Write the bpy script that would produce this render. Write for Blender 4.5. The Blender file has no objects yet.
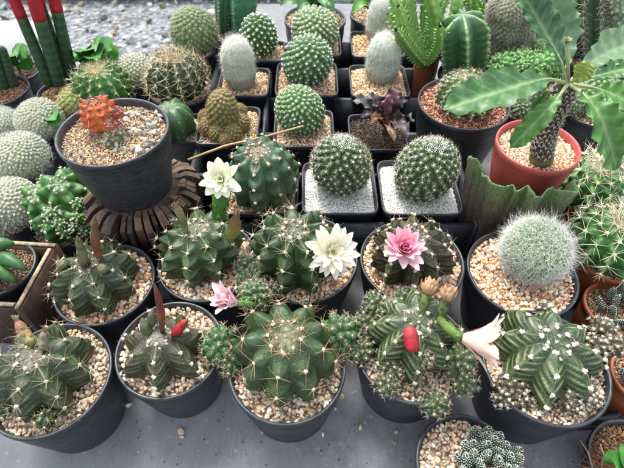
import bpy, math, random
import numpy as np
R_ = math.radians
random.seed(7)
rng = np.random.default_rng(11)
S = bpy.context.scene
COL = S.collection

# ------------------------------------------------------------------ camera, sky, sun, exposure
HC = 0.51            # camera height above the bench top (bench top is z = 0)
PITCH = 50.0         # degrees below the horizon
FPX = 470.0          # focal length in photo pixels (photo 624 x 468)
cam_d = bpy.data.cameras.new('camera'); cam = bpy.data.objects.new('camera', cam_d); COL.objects.link(cam)
cam.location = (0, 0, HC); cam.rotation_euler = (R_(90 - PITCH), 0, 0)
cam_d.sensor_width = 36; cam_d.lens = FPX / 624 * 36
cam_d.clip_start = 0.02; cam_d.clip_end = 200
cam_d.dof.use_dof = True; cam_d.dof.focus_distance = 0.52; cam_d.dof.aperture_fstop = 11.0
S.camera = cam

SUN_EL, SUN_AZ = 62.0, -25.0      # azimuth from +y (away from the camera) towards +x
w = bpy.data.worlds.new('World'); S.world = w; w.use_nodes = True
nt = w.node_tree; nt.nodes.clear()
sky = nt.nodes.new('ShaderNodeTexSky'); sky.sky_type = 'NISHITA'; sky.sun_disc = False
sky.sun_elevation = R_(SUN_EL); sky.sun_rotation = R_(SUN_AZ); sky.air_density = 1.0; sky.dust_density = 3.0
hs = nt.nodes.new('ShaderNodeHueSaturation'); hs.inputs['Saturation'].default_value = .35       # thin overcast: a paler sky
nt.links.new(sky.outputs[0], hs.inputs['Color'])
bg = nt.nodes.new('ShaderNodeBackground'); bg.inputs[1].default_value = 0.15
wo = nt.nodes.new('ShaderNodeOutputWorld')
nt.links.new(hs.outputs[0], bg.inputs[0]); nt.links.new(bg.outputs[0], wo.inputs[0])
sd = bpy.data.lights.new('sun', 'SUN'); sd.energy = 1.5; sd.angle = R_(16); sd.color = (1.0, 0.97, 0.92)
sun = bpy.data.objects.new('sun', sd); COL.objects.link(sun)
az, el = R_(SUN_AZ), R_(SUN_EL)
sv = np.array([math.sin(az) * math.cos(el), math.cos(az) * math.cos(el), math.sin(el)])   # towards the sun
from mathutils import Vector, Matrix
sun.rotation_euler = Vector(sv).to_track_quat('Z', 'Y').to_euler()
S.view_settings.view_transform = 'Standard'; S.view_settings.look = 'None'
S.view_settings.gamma = 1; S.view_settings.use_curve_mapping = False
S.view_settings.exposure = 1.55

# ------------------------------------------------------------------ picture point -> world point
cp, sp_ = math.cos(R_(PITCH)), math.sin(R_(PITCH))
FW = np.array([0, cp, -sp_]); UP = np.array([0, sp_, cp]); RT = np.array([1.0, 0, 0])
CAM = np.array([0, 0, HC])
def at(px, py, z):
    d = FW + RT * (px - 312) / FPX + UP * (234 - py) / FPX
    return CAM + d * ((z - HC) / d[2])
def depth(p): return float(np.dot(np.asarray(p) - CAM, FW))
def proj(p):
    v = np.asarray(p, float) - CAM
    d = v @ FW
    return 312 + FPX * (v @ RT) / d, 234 - FPX * (v @ UP) / d
def fit_rim(x0, x1, yf, z):
    """circle on the plane z whose picture spans x0..x1 and whose near edge is at yf -> centre, radius"""
    cx, cy = (x0 + x1) / 2, yf - (x1 - x0) * 0.38
    r = (x1 - x0) / 2 * depth(at(cx, cy, z)) / FPX
    a = np.linspace(0, 2 * np.pi, 72, endpoint=False)
    for _ in range(30):
        c = at(cx, cy, z)
        pts = c + np.stack([np.cos(a) * r, np.sin(a) * r, 0 * a], 1)
        q = np.array([proj(p) for p in pts])
        cx += (x0 + x1) / 2 - (q[:, 0].min() + q[:, 0].max()) / 2
        cy += (yf - q[:, 1].max()) * 0.8
        r *= (x1 - x0) / (q[:, 0].max() - q[:, 0].min())
    return at(cx, cy, z), r

# ------------------------------------------------------------------ mesh building
def srgb(h):
    h = h.lstrip('#'); v = np.array([int(h[i:i + 2], 16) / 255 for i in (0, 2, 4)])
    return np.where(v <= 0.04045, v / 12.92, ((v + 0.055) / 1.055) ** 2.4)
def nrm(v):
    v = np.asarray(v, float); return v / np.maximum(np.linalg.norm(v, axis=-1, keepdims=True), 1e-12)
def frame(n):
    """two unit vectors perpendicular to unit vector(s) n"""
    n = np.atleast_2d(nrm(n)); ref = np.where(np.abs(n[:, 2:3]) > 0.95, [[1.0, 0, 0]], [[0, 0, 1.0]])
    e1 = nrm(np.cross(ref, n)); e2 = np.cross(n, e1)
    return e1, e2
class MB:
    def __init__(s): s.v = []; s.c = []; s.q = []; s.t = []; s.n = 0; s.f = []
    def add(s, v, quads=None, tris=None, col=None):
        v = np.asarray(v, float).reshape(-1, 3); k = len(v)
        if col is None: col = (0.5, 0.5, 0.5)
        c = np.broadcast_to(np.asarray(col, float), (k, 3))
        s.v.append(v); s.c.append(c)
        if quads is not None and len(quads): s.q.append(np.asarray(quads, np.int64).reshape(-1, 4) + s.n)
        if tris is not None and len(tris): s.t.append(np.asarray(tris, np.int64).reshape(-1, 3) + s.n)
        s.n += k
    def build(s, name, mat, parent=None, smooth=True, kind=None, mod=None):
        me = bpy.data.meshes.new(name)
        V = np.concatenate(s.v) if s.v else np.zeros((0, 3)); C = np.concatenate(s.c)
        Q = np.concatenate(s.q) if s.q else np.zeros((0, 4), np.int64)
        T = np.concatenate(s.t) if s.t else np.zeros((0, 3), np.int64)
        me.vertices.add(len(V)); me.vertices.foreach_set('co', V.astype(np.float32).ravel())
        nl = Q.size + T.size; me.loops.add(nl)
        me.loops.foreach_set('vertex_index', np.concatenate([Q.ravel(), T.ravel()]).astype(np.int32))
        me.polygons.add(len(Q) + len(T))
        st = np.concatenate([np.arange(len(Q)) * 4, Q.size + np.arange(len(T)) * 3]).astype(np.int32)
        me.polygons.foreach_set('loop_start', st)
        me.polygons.foreach_set('use_smooth', np.full(len(st), smooth))
        at_ = me.attributes.new('Col', 'FLOAT_COLOR', 'POINT')
        at_.data.foreach_set('color', np.concatenate([C, np.ones((len(C), 1))], 1).astype(np.float32).ravel())
        me.update(); me.validate()
        me.materials.append(mat)
        o = bpy.data.objects.new(name, me); COL.objects.link(o)
        if parent is not None: o.parent = parent
        if kind: o['kind'] = kind
        return o
def grid_faces(nu, nv, wrap_u=False):
    """vertex index = j*nu + i ; i along u (wraps), j along v"""
    iu = np.arange(nu if wrap_u else nu - 1); jv = np.arange(nv - 1)
    I, J = np.meshgrid(iu, jv)
    I2 = (I + 1) % nu
    return np.stack([J * nu + I, J * nu + I2, (J + 1) * nu + I2, (J + 1) * nu + I], -1).reshape(-1, 4)
def lathe(mb, prof, seg=64, M=None, col=None, square=None, wob=0):
    """prof: list of (r, z) ; square = corner exponent for a rounded square outline"""
    a = np.linspace(0, 2 * np.pi, seg, endpoint=False)
    if square:
        ca, sa = np.cos(a), np.sin(a)
        k_ = (np.abs(ca) ** 9 + np.abs(sa) ** 9) ** (-1 / 9.0)
        dx, dy = ca * k_, sa * k_
    else: dx, dy = np.cos(a), np.sin(a)
    V = []
    for r, z in prof: V.append(np.stack([dx * r, dy * r, np.full(seg, z)], 1))
    V = np.concatenate(V)
    if M is not None: V = xf(M, V)
    mb.add(V, quads=grid_faces(seg, len(prof), True), col=col)
def xf(M, V):
    M = np.asarray(M); return np.asarray(V) @ M[:3, :3].T + M[:3, 3]
def mat_axis(p, zdir, scale=1.0, spin=0.0):
    z = nrm(zdir); e1, e2 = frame(z); e1, e2 = e1[0], e2[0]
    x = e1 * math.cos(spin) + e2 * math.sin(spin); y = np.cross(z, x)
    M = np.eye(4); M[:3, 0], M[:3, 1], M[:3, 2], M[:3, 3] = x * scale, y * scale, z * scale, p
    return M
def tube(mb, pts, radii, seg=10, col=None, cap=True):
    pts = np.asarray(pts, float); n = len(pts); radii = np.broadcast_to(np.asarray(radii, float), (n,))
    tg = nrm(np.gradient(pts, axis=0)); e1, e2 = frame(tg[0]); u = e1[0]
    a = np.linspace(0, 2 * np.pi, seg, endpoint=False); V = []
    for i in range(n):
        u = nrm(u - tg[i] * (u @ tg[i])); v = np.cross(tg[i], u)
        V.append(pts[i] + radii[i] * (np.outer(np.cos(a), u) + np.outer(np.sin(a), v)))
    V = np.concatenate(V); tris = []
    if cap:
        V = np.concatenate([V, pts[:1], pts[-1:]])
        for i in range(seg):
            tris.append((n * seg, (i + 1) % seg, i)); tris.append((n * seg + 1, (n - 1) * seg + i, (n - 1) * seg + (i + 1) % seg))
    c = col
    if col is not None and np.ndim(col) == 2:
        c = np.repeat(np.asarray(col), seg, 0)
        if cap: c = np.concatenate([c, [col[0]], [col[-1]]])
    mb.add(V, quads=grid_faces(seg, n, True), tris=tris, col=c)
def box(mb, lo, hi, M=None, col=None):
    (a, b, c), (d, e, f) = lo, hi
    V = np.array([(a, b, c), (d, b, c), (d, e, c), (a, e, c), (a, b, f), (d, b, f), (d, e, f), (a, e, f)], float)
    if M is not None: V = xf(M, V)
    mb.add(V, quads=[(0, 3, 2, 1), (4, 5, 6, 7), (0, 1, 5, 4), (1, 2, 6, 5), (2, 3, 7, 6), (3, 0, 4, 7)], col=col)
def spines(mb, P, D, L, r, bend=None, col=None, tipcol=None):
    """many tapering curved needles at once"""
    P = np.asarray(P, float); n = len(P)
    if n == 0: return
    D = nrm(D); L = np.broadcast_to(np.asarray(L, float), (n,))[:, None]; r = np.broadcast_to(np.asarray(r, float), (n,))[:, None]
    if bend is None: bend = np.zeros((n, 3))
    e1, e2 = frame(D)
    mid = P + D * L * 0.55 + bend * L * 0.30; tip = P + D * L + bend * L
    V = np.zeros((n, 7, 3))
    for k in range(3):
        a = 2 * np.pi * k / 3; o = e1 * math.cos(a) + e2 * math.sin(a)
        V[:, k] = P + o * r; V[:, 3 + k] = mid + o * r * 0.7
    V[:, 6] = tip
    b = (np.arange(n) * 7)[:, None, None]
    q = np.array([(0, 1, 4, 3), (1, 2, 5, 4), (2, 0, 3, 5)])[None] + b; t = np.array([(3, 4, 6), (4, 5, 6), (5, 3, 6)])[None] + b
    if col is None: col = (0.5, 0.5, 0.5)
    c = np.broadcast_to(np.asarray(col, float).reshape(-1, 1, 3) if np.ndim(col) == 2 else np.asarray(col, float), (n, 7, 3)).copy()
    if tipcol is not None: c[:, 6] = tipcol; c[:, 3:6] = (c[:, 3:6] + np.asarray(tipcol)) / 2
    mb.add(V.reshape(-1, 3), quads=q.reshape(-1, 4), tris=t.reshape(-1, 3), col=c.reshape(-1, 3))
def ico(sub):
    t = (1 + 5 ** .5) / 2
    v = [(-1, t, 0), (1, t, 0), (-1, -t, 0), (1, -t, 0), (0, -1, t), (0, 1, t), (0, -1, -t), (0, 1, -t), (t, 0, -1), (t, 0, 1), (-t, 0, -1), (-t, 0, 1)]
    f = [(0, 11, 5), (0, 5, 1), (0, 1, 7), (0, 7, 10), (0, 10, 11), (1, 5, 9), (5, 11, 4), (11, 10, 2), (10, 7, 6), (7, 1, 8), (3, 9, 4), (3, 4, 2), (3, 2, 6), (3, 6, 8), (3, 8, 9), (4, 9, 5), (2, 4, 11), (6, 2, 10), (8, 6, 7), (9, 8, 1)]
    v = [nrm(x) for x in v]
    for _ in range(sub):
        cache = {}; g = []
        def m(a, b):
            k = (min(a, b), max(a, b))
            if k not in cache: cache[k] = len(v); v.append(nrm(v[a] + v[b]))
            return cache[k]
        for a, b, c in f:
            x, y, z = m(a, b), m(b, c), m(c, a); g += [(a, x, z), (b, y, x), (c, z, y), (x, y, z)]
        f = g
    return np.array(v), np.array(f)
ICO0, ICO1, ICO2 = ico(0), ico(1), ico(2)
def scatter_shape(mb, shape, P, Rm, scl, col):
    """copies of one small shape (V,F) at P with rotation matrices Rm (n,3,3), scales (n,3), colours (n,3) merged in this mesh"""
    V, F = shape; n = len(P)
    if n == 0: return
    W = np.einsum('nij,nkj->nki', Rm, V[None] * np.asarray(scl)[:, None, :]) + np.asarray(P)[:, None, :]
    T = F[None] + (np.arange(n) * len(V))[:, None, None]
    c = np.repeat(np.broadcast_to(np.asarray(col, float), (n, 3)), len(V), 0)
    mb.add(W.reshape(-1, 3), tris=T.reshape(-1, 3), col=c)
def rand_rot(n):
    q = nrm(rng.normal(size=(n, 4))); w_, x, y, z = q.T
    return np.stack([np.stack([1 - 2 * (y * y + z * z), 2 * (x * y - z * w_), 2 * (x * z + y * w_)], -1),
                     np.stack([2 * (x * y + z * w_), 1 - 2 * (x * x + z * z), 2 * (y * z - x * w_)], -1),
                     np.stack([2 * (x * z - y * w_), 2 * (y * z + x * w_), 1 - 2 * (x * x + y * y)], -1)], 1)
def stone_shapes(k=8):
    out = []
    for _ in range(k):
        V, F = ICO1; V = V.copy()
        for _ in range(9):                                   # chop flat facets
            n = nrm(rng.normal(size=3)); h = rng.uniform(.42, .82); d = V @ n
            V = V - np.outer(np.maximum(d - h, 0), n)
        out.append((V, F))
    return out
STONES = stone_shapes()
GRITS = [(v * (1 + rng.uniform(-.3, .25, (12, 1))), f) for v, f in [ICO0] * 5]

# ------------------------------------------------------------------ materials
def new_mat(name):
    m = bpy.data.materials.new(name); m.use_nodes = True; n = m.node_tree; n.nodes.clear()
    o = n.nodes.new('ShaderNodeOutputMaterial'); b = n.nodes.new('ShaderNodeBsdfPrincipled'); n.links.new(b.outputs[0], o.inputs[0])
    return m, n, b
def N(n, t, **kw):
    x = n.nodes.new(t)
    for k, v in kw.items():
        if hasattr(x, k) and k not in x.inputs: setattr(x, k, v)
        else: x.inputs[k].default_value = v
    return x
def noise(n, scale, detail=4, rough=.6, stretch=None):
    tc = N(n, 'ShaderNodeTexCoord'); src = tc.outputs['Object']
    if stretch:
        mp = N(n, 'ShaderNodeMapping'); mp.inputs['Scale'].default_value = stretch; n.links.new(src, mp.inputs[0]); src = mp.outputs[0]
    x = N(n, 'ShaderNodeTexNoise', Scale=scale, Detail=detail, Roughness=rough); n.links.new(src, x.inputs['Vector'])
    return x.outputs[0]
def ramp(n, src, stops):
    r = N(n, 'ShaderNodeValToRGB'); e = r.color_ramp.elements
    while len(e) < len(stops): e.new(.5)
    for k, (p, c) in enumerate(stops): e[k].position = p; e[k].color = (*c, 1) if len(c) == 3 else c
    n.links.new(src, r.inputs[0]); return r.outputs[0]
def mixc(n, fac, a, b, mode='MIX'):
    x = N(n, 'ShaderNodeMix'); x.data_type = 'RGBA'; x.blend_type = mode
    for sock, v in ((x.inputs[0], fac), (x.inputs[6], a), (x.inputs[7], b)):
        if hasattr(v, 'is_linked'): n.links.new(v, sock)
        elif np.ndim(v): sock.default_value = (*v, 1)
        else: sock.default_value = v
    return x.outputs[2]
def bump(n, b, src, strength, dist):
    x = N(n, 'ShaderNodeBump', Strength=strength, Distance=dist); n.links.new(src, x.inputs['Height']); n.links.new(x.outputs[0], b.inputs['Normal'])
def mat_col(name, rough=.55, var=.35, scale=250, bumpd=.0004, bs=.4, sss=0, spec=.5, scar=0, trl=0, tint=None):
    """colour from the mesh's own Col attribute, broken up by two scales of noise"""
    m, n, b = new_mat(name)
    a = N(n, 'ShaderNodeAttribute', attribute_name='Col')
    n1 = noise(n, scale, 5, .65); v = ramp(n, n1, [(.25, (1 - var,) * 3), (.75, (1 + var * .6,) * 3)])
    n2 = noise(n, scale * .22, 3); v2 = ramp(n, n2, [(.3, (1 - var * .5, 1 - var * .4, 1 - var * .5)), (.7, (1.12, 1.08, 1.0))])
    c = mixc(n, 1.0, a.outputs['Color'], v, 'MULTIPLY'); c = mixc(n, 1.0, c, v2, 'MULTIPLY')
    if tint: c = mixc(n, 1.0, c, tint, 'MULTIPLY')
    if scar:
        n3 = noise(n, 95, 6, .72); c = mixc(n, ramp(n, n3, [(.63, (0, 0, 0)), (.72, (scar,) * 3)]), c, srgb('#8f7f62'))
        n4 = noise(n, 900, 2, .5); c = mixc(n, ramp(n, n4, [(.62, (0, 0, 0)), (.72, (scar * .9,) * 3)]), c, srgb('#b5bda0'))
    n.links.new(c, b.inputs['Base Color'])
    b.inputs['Roughness'].default_value = rough; b.inputs['Specular IOR Level'].default_value = spec
    if sss: b.inputs['Subsurface Weight'].default_value = sss; b.inputs['Subsurface Radius'].default_value = (.004, .003, .002); b.inputs['Subsurface Scale'].default_value = 1
    if bs: bump(n, b, n1, bs, bumpd)
    if trl:
        t_ = N(n, 'ShaderNodeBsdfTranslucent'); n.links.new(c, t_.inputs['Color']); x_ = N(n, 'ShaderNodeMixShader'); x_.inputs[0].default_value = trl
        n.links.new(b.outputs[0], x_.inputs[1]); n.links.new(t_.outputs[0], x_.inputs[2]); n.links.new(x_.outputs[0], n.nodes['Material Output'].inputs[0])
    return m
def mat_plastic(name, base, dust, rough=.42, amt=.5):
    m, n, b = new_mat(name)
    n1 = noise(n, 40, 6, .7); n2 = noise(n, 600, 3, .6); n3 = noise(n, 25, 3, .5, (1, 1, 8))
    n5 = noise(n, 180, 5, .7, (.6, .6, 4)); f = ramp(n, n5, [(.45, (0, 0, 0)), (.72, (amt * .8,) * 3)]); g = ramp(n, n2, [(.6, (0, 0, 0)), (.72, (amt * .8,) * 3)])
    c = mixc(n, f, base, dust); c = mixc(n, g, c, dust)
    n.links.new(c, b.inputs['Base Color'])
    r = ramp(n, n3, [(.3, (rough - .08,) * 3), (.7, (rough + .2,) * 3)]); n.links.new(r, b.inputs['Roughness'])
    bump(n, b, n2, .12, .0003); return m
M_POT = mat_plastic('black_plastic', (.016, .020, .027), (.10, .105, .105), .40, .6)
M_TRAY = mat_plastic('tray_plastic', (.026, .030, .037), (.10, .105, .11), .45, .6)
M_RED = mat_plastic('red_plastic', (.33, .050, .042), (.40, .17, .14), .45, .45)
M_TERRA = mat_plastic('orange_plastic', (.33, .085, .032), (.36, .18, .11), .5, .4)
M_STONE = mat_col('gravel', .75, .30, 420, .0004, .5)
M_BODY = mat_col('cactus_skin', .44, .36, 330, .0004, .45, .0, .45, .4, 0, (1.14, .98, .82))
M_DULL = mat_col('dull_skin', .7, .40, 400, .0006, .6, 0, .4, .35)
M_SPINE = mat_col('spine', .55, .2, 300, 0, 0)
M_HAIR = mat_col('hair', .8, .1, 200, 0, 0)
M_PETAL = mat_col('petal', .6, .08, 160, .0003, .3, 0, .25, 0, .25)
M_FRUIT = mat_col('fruit', .6, .45, 380, .0008, .6)
M_LEAF = mat_col('leaf', .42, .34, 150, .0006, .6, 0, .45, .25, .25)
m, n, b = new_mat('rustic_wood'); a_ = N(n, 'ShaderNodeAttribute', attribute_name='Col'); g1 = noise(n, 90, 7, .75, (1, 1, .1)); g2 = noise(n, 35, 5, .7)
c_ = mixc(n, 1.0, a_.outputs['Color'], ramp(n, g1, [(.32, (.15,) * 3), (.55, (.9,) * 3), (.72, (1.6, 1.45, 1.22))]), 'MULTIPLY'); c_ = mixc(n, ramp(n, g2, [(.55, (0, 0, 0)), (.75, (.6,) * 3)]), c_, srgb('#1d1511'))
n.links.new(c_, b.inputs['Base Color']); b.inputs['Roughness'].default_value = .7; bump(n, b, g1, .9, .003); M_RUST = m
M_BARK = mat_col('bark', .8, .45, 160, .001, .7)

# ------------------------------------------------------------------ things
def thing(name, label, cat, loc=(0, 0, 0), group=None):
    o = bpy.data.objects.new(name, None); o.empty_display_size = .02; COL.objects.link(o); o.location = tuple(loc)
    o['label'] = label; o['category'] = cat
    if group: o['group'] = group
    return o
def tag(o, label, cat, group=None):
    o['label'] = label; o['category'] = cat
    if group: o['group'] = group
    return o
PALE = [srgb(x) for x in ('#dcc7b2', '#cdb49c', '#c2a68c', '#e6d9ca', '#ad9a88', '#d2b298', '#9c8f82')]
SALMON = [srgb(x) for x in ('#e6cdb2', '#e0bea0', '#d4a888', '#f0e4d4', '#cfa283', '#ead6c2', '#b9a08c', '#d9b48e')]
TAN = [srgb(x) for x in ('#b89f80', '#a88d70', '#c5b196', '#957e64', '#bba890', '#807060')]
AMBER = [srgb(x) for x in ('#d6b895', '#c9a683', '#e0caae', '#bd987a', '#e6d8c4', '#ae8d70')]
WHITE = [srgb(x) for x in ('#f4f4f2', '#eeeeec', '#f8f8f6', '#e2e2e0')]
REDDISH = [srgb(x) for x in ('#a8735a', '#8f5d49', '#bd8a6d', '#75493a', '#cda58a')]
def gravel(parent, r, z, size, pal, hole=0, hc=(0, 0), square=False, grit=False, bright=1.0, extra=None):
    mb = MB(); a = np.linspace(0, 2 * np.pi, 40, endpoint=False)
    size = size * (.84 if size > .0035 else 1); base = np.mean(pal, 0) * .9 * bright
    if square: V = np.array([(-r, -r, z - size * .6), (r, -r, z - size * .6), (r, r, z - size * .6), (-r, r, z - size * .6)]); mb.add(V, quads=[(0, 1, 2, 3)], col=base)
    else:
        V = np.concatenate([np.stack([np.cos(a) * r, np.sin(a) * r, np.full(40, z - size * .75)], 1), [(0, 0, z - size * .7)]])
        mb.add(V, tris=[(i, (i + 1) % 40, 40) for i in range(40)], col=base)
    st = size * .88; k = int(r / st) + 1; P = []
    for lay in range(2):
        g = (np.mgrid[-k:k + 1, -k:k + 1].reshape(2, -1).T + rng.uniform(-.42, .42, ((2 * k + 1) ** 2, 2)) + lay * .5) * st
        if lay: g = g[rng.random(len(g)) < .9]
        m = (np.abs(g).max(1) < r - size * .35) if square else (np.linalg.norm(g, axis=1) < r - size * .15)
        if hole: m &= np.linalg.norm(g - np.array(hc), axis=1) > hole
        g = g[m]; mound = 0.0025 * (1 - (np.linalg.norm(g, axis=1) / r) ** 2)
        P.append(np.concatenate([g, (z + size * (.05 + .38 * lay) + mound + rng.uniform(-.12, .15, len(g)) * size)[:, None]], 1))
    P = np.concatenate(P); n = len(P)
    shapes = GRITS if grit else STONES
    which = rng.integers(0, len(shapes), n); pal = np.array(pal)
    for i, sh in enumerate(shapes):
        m = which == i; c = int(m.sum())
        if not c: continue
        col = pal[rng.integers(0, len(pal), c)] * rng.uniform(.85, 1.45, (c, 1)) * bright
        s = size * .5 * rng.uniform(.65, 1.35, (c, 1)) * rng.uniform(.7, 1.15, (c, 3))
        scatter_shape(mb, sh, P[m], rand_rot(c), s, np.minimum(col, .92))
    if extra:
        for (ex, ey, es, ec) in extra:
            i = rng.integers(0, 8); scatter_shape(mb, STONES[i], [(ex, ey, z + es * .35 + size)], rand_rot(1), [np.array([1, .8, .7]) * es], [ec])
    return mb.build('gravel', M_STONE, parent, smooth=False, kind='stuff')
def round_pot(parent, r, h, mat=None, taper=.78, lip=.006, wall=.0022, fill=.012, name='pot'):
    """thin-walled nursery pot: rolled rim, step under the rim, tapered body, foot"""
    mb = MB(); rb = r * taper
    ri = r - wall * 1.4
    prof = [(0.001, fill * .0 + .004), (rb * .96, .004), (ri - .001, h - lip), (ri, h - .001), (ri + wall * .5, h), (r - .0006, h), (r, h - .0008), (r, h - lip), (r - .0012, h - lip - .0008),
            (r - .0022, h - lip - .002), (r * .97 - .001, h * .72), (rb + (r - rb) * .3, h * .30), (rb + (r - rb) * .27, h * .28), (rb, .003), (rb - .001, 0), (0.001, 0)]
    lathe(mb, prof, 96)
    return mb.build(name, mat or M_POT, parent)
def square_pot(parent, s, h, mat=None):
    mb = MB(); r = s / 2; rb = r * .76; lip = .007; wl = .0028
    prof = [(.001, .004), (rb * .95, .004), (r - wl - .001, h - lip), (r - wl, h - .001), (r - wl + .0006, h), (r - .0006, h), (r, h - .001), (r, h - lip), (r - .002, h - lip - .001),
            (r - .003, h - lip - .002), (rb, .002), (rb - .001, 0), (.001, 0)]
    lathe(mb, prof, 96, square='sq')
    return mb.build('pot', mat or M_POT, parent)

# ---- ribbed cactus body
class Ribbed:
    def __init__(s, R, H, ribs, depth=.28, sharp=1.2, bumps=5, amp=.05, tmax=2.0, dimple=.12, phase=0, p=.85):
        s.R, s.H, s.ribs, s.depth, s.sharp, s.bumps, s.amp, s.tmax, s.dimple, s.phase, s.p = R, H, ribs, depth, sharp, bumps, amp, tmax, dimple, phase, p
        s.rv = rng.normal(0, .04, ribs); s.rz = rng.normal(0, .06, ribs); s.ph = rng.uniform(0, 6.28, 4)
    def ev(s, th, t):
        rib = np.floor((th * s.ribs / (2 * np.pi) + s.phase) % s.ribs).astype(int) % s.ribs
        fr = np.abs(((th * s.ribs / (2 * np.pi) + s.phase) % 1.0) - .5) * 2          # 0 on the crest, 1 in the groove
        u = t / s.tmax
        sn = np.sin(np.minimum(t, np.pi)) ; base = s.R * np.sign(sn) * np.abs(sn) ** s.p
        q = np.clip(np.abs(sn) / .55, 0, 1); q = q * q * (3 - 2 * q)
        k = 1 - s.depth * q * fr ** s.sharp
        bp = np.cos(2 * np.pi * (u * s.bumps - .5))
        k = k + s.amp * q * bp * (1 - fr) ** 1.2
        lowf = .02 * np.sin(2 * th + s.ph[0] + t) + .012 * np.sin(3 * th + s.ph[1] - t)
        k = k * (1 + s.rv[rib] * (1 - fr) * q) + lowf * q
        r = base * k
        z = s.H * np.cos(t) - s.dimple * s.H * np.exp(-(np.abs(sn) / .3) ** 2) * (t < 1.57) + s.amp * .5 * s.H * bp * (1 - fr) * q * np.cos(t)
        z = z - s.depth * .35 * s.H * q * fr ** s.sharp * np.maximum(np.cos(t), 0) + s.rz[rib] * s.H * q * (1 - fr) * np.maximum(np.cos(t), 0)
        return np.stack([r * np.cos(th), r * np.sin(th), z], -1), fr, bp
    def mesh(s, mb, M, cols, per=14, nt=56, stripe=0.0, top=None):
        """cols: crest, flank, groove, stripe"""
        nth = s.ribs * per; th = np.linspace(0, 2 * np.pi, nth, endpoint=False); t = np.concatenate([[1e-4, .012], np.linspace(.03, s.tmax, nt - 2)])
        TH, T = np.meshgrid(th, t); P, fr, bp = s.ev(TH, T)
        cr, fl, gr, stc = [np.asarray(c) for c in cols]
        f = fr[..., None]
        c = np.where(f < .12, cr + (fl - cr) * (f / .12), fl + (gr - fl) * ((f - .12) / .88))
        if stripe:
            u = T / s.tmax; jig = .5 * np.sin(TH * 3 + s.ph[2]) + .25 * np.sin(TH * 17 + s.ph[3]); w_ = np.clip(np.cos(2 * np.pi * (u * s.bumps * 2 + fr * .8) + jig), 0, 1)[..., None] ** 2.2 * np.clip((f - .04) * 6, 0, 1) * np.clip((1.02 - f) * 1.6, 0, 1) * np.clip((np.where(T < 1.57, np.sin(T), 1)[..., None] - .3) * 3, 0, 1)
            c = c + (stc - c) * w_ * stripe
        if top is not None:
            k = np.exp(-(np.sin(T) / .22) ** 2)[..., None] * (T[..., None] < 1.5); c = c + (np.asarray(top) - c) * k
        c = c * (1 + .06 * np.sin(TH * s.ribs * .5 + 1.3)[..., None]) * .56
        mb.add(xf(M, P.reshape(-1, 3)), quads=grid_faces(nth, nt, True)[:, ::-1], col=np.clip(c.reshape(-1, 3), 0, 1))
    def areoles(s, M, kmin=0, kmax=None):
        kmax = s.bumps if kmax is None else kmax; P, Nn, TT = [], [], []
        for j in range(s.ribs):
            th = (j + .5 - s.phase) * 2 * np.pi / s.ribs
            for k in range(kmin, kmax):
                t = (k + .5 + rng.uniform(-.06, .06)) / s.bumps * s.tmax
                p, _, _ = s.ev(np.array([th]), np.array([t])); p = p[0]
                r = np.hypot(p[0], p[1]); n = nrm(np.array([np.cos(th) * r / s.R ** 2, np.sin(th) * r / s.R ** 2, s.H * np.cos(t) / s.H ** 2]))
                P.append(p); Nn.append(n); TT.append(t / s.tmax)
        P = xf(M, np.array(P)); Nn = nrm(np.array(Nn) @ np.asarray(M)[:3, :3].T)
        return P, Nn, np.array(TT)
def radial(mb, P, Nn, ns, phi, L, r, bendn=-.2, col=(.6, .5, .4), tipcol=None, jit=.3, lj=.3, keep=1.0):
    """ns needles round every areole, leaning phi from its normal"""
    n = len(P); e1, e2 = frame(Nn)
    for i in range(ns):
        a = 2 * np.pi * i / ns + rng.uniform(-jit, jit, (n, 1)); ph = phi + rng.uniform(-.2, .2, (n, 1))
        T = e1 * np.cos(a) + e2 * np.sin(a); D = Nn * np.cos(ph) + T * np.sin(ph)
        m = rng.random(n) < keep
        cc = np.asarray(col) * rng.uniform(.75, 1.15, (n, 1))
        spines(mb, P[m], D[m], (L * rng.uniform(1 - lj, 1 + lj, n))[m], r, (Nn * bendn + rng.normal(0, .08, (n, 3)))[m], np.minimum(cc, 1)[m], tipcol)
def puffs(mb, P, Nn, s, col, shape=None):
    """woolly tufts: three small lumps each (one for tiny ones)"""
    n = len(P); e1, e2 = frame(Nn); k = 3 if shape is None and s > .0012 else 1; sh = ICO1 if shape is None else shape
    for i in range(k):
        a = 2 * np.pi * i / 3 + rng.uniform(-.5, .5, (n, 1)); off = (e1 * np.cos(a) + e2 * np.sin(a)) * s * .45 * (k > 1)
        scatter_shape(mb, sh, P + Nn * s * rng.uniform(.05, .4, (n, 1)) + off, rand_rot(n), rng.uniform(.5, .85 if k > 1 else 1.2, (n, 1)) * s * rng.uniform(.7, 1.1, (n, 3)), np.minimum(np.asarray(col) * rng.uniform(.6, 1.1, (n, 1)), .92))
def fib(n, tmax, t0=.05):
    """n golden-angle points on a cap, polar angle t and azimuth"""
    c = np.linspace(math.cos(t0), math.cos(tmax), n); t = np.arccos(c); th = np.arange(n) * 2.399963
    return t, th
def ovoid(mb, M, Rx, H, col, nt=28, nth=48, tmax=2.2, wob=.02, p=1.0):
    th = np.linspace(0, 2 * np.pi, nth, endpoint=False); t = np.linspace(.01, tmax, nt); TH, T = np.meshgrid(th, t)
    k = 1 + wob * np.sin(TH * 3 + 1) * np.sin(T * 4) + wob * np.sin(TH * 5) * np.sin(T * 3)
    r = Rx * np.sin(T) ** p * k
    V = np.stack([r * np.cos(TH), r * np.sin(TH), H * np.cos(T)], -1).reshape(-1, 3)
    mb.add(xf(M, V), quads=grid_faces(nth, nt, True)[:, ::-1], col=col)
def loc_frame(px, py, rpx, z, base):
    """local position and metric radius of something seen at a picture point, at height z"""
    p = at(px, py, z); return p - np.asarray(base), rpx * depth(p) / FPX
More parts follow.
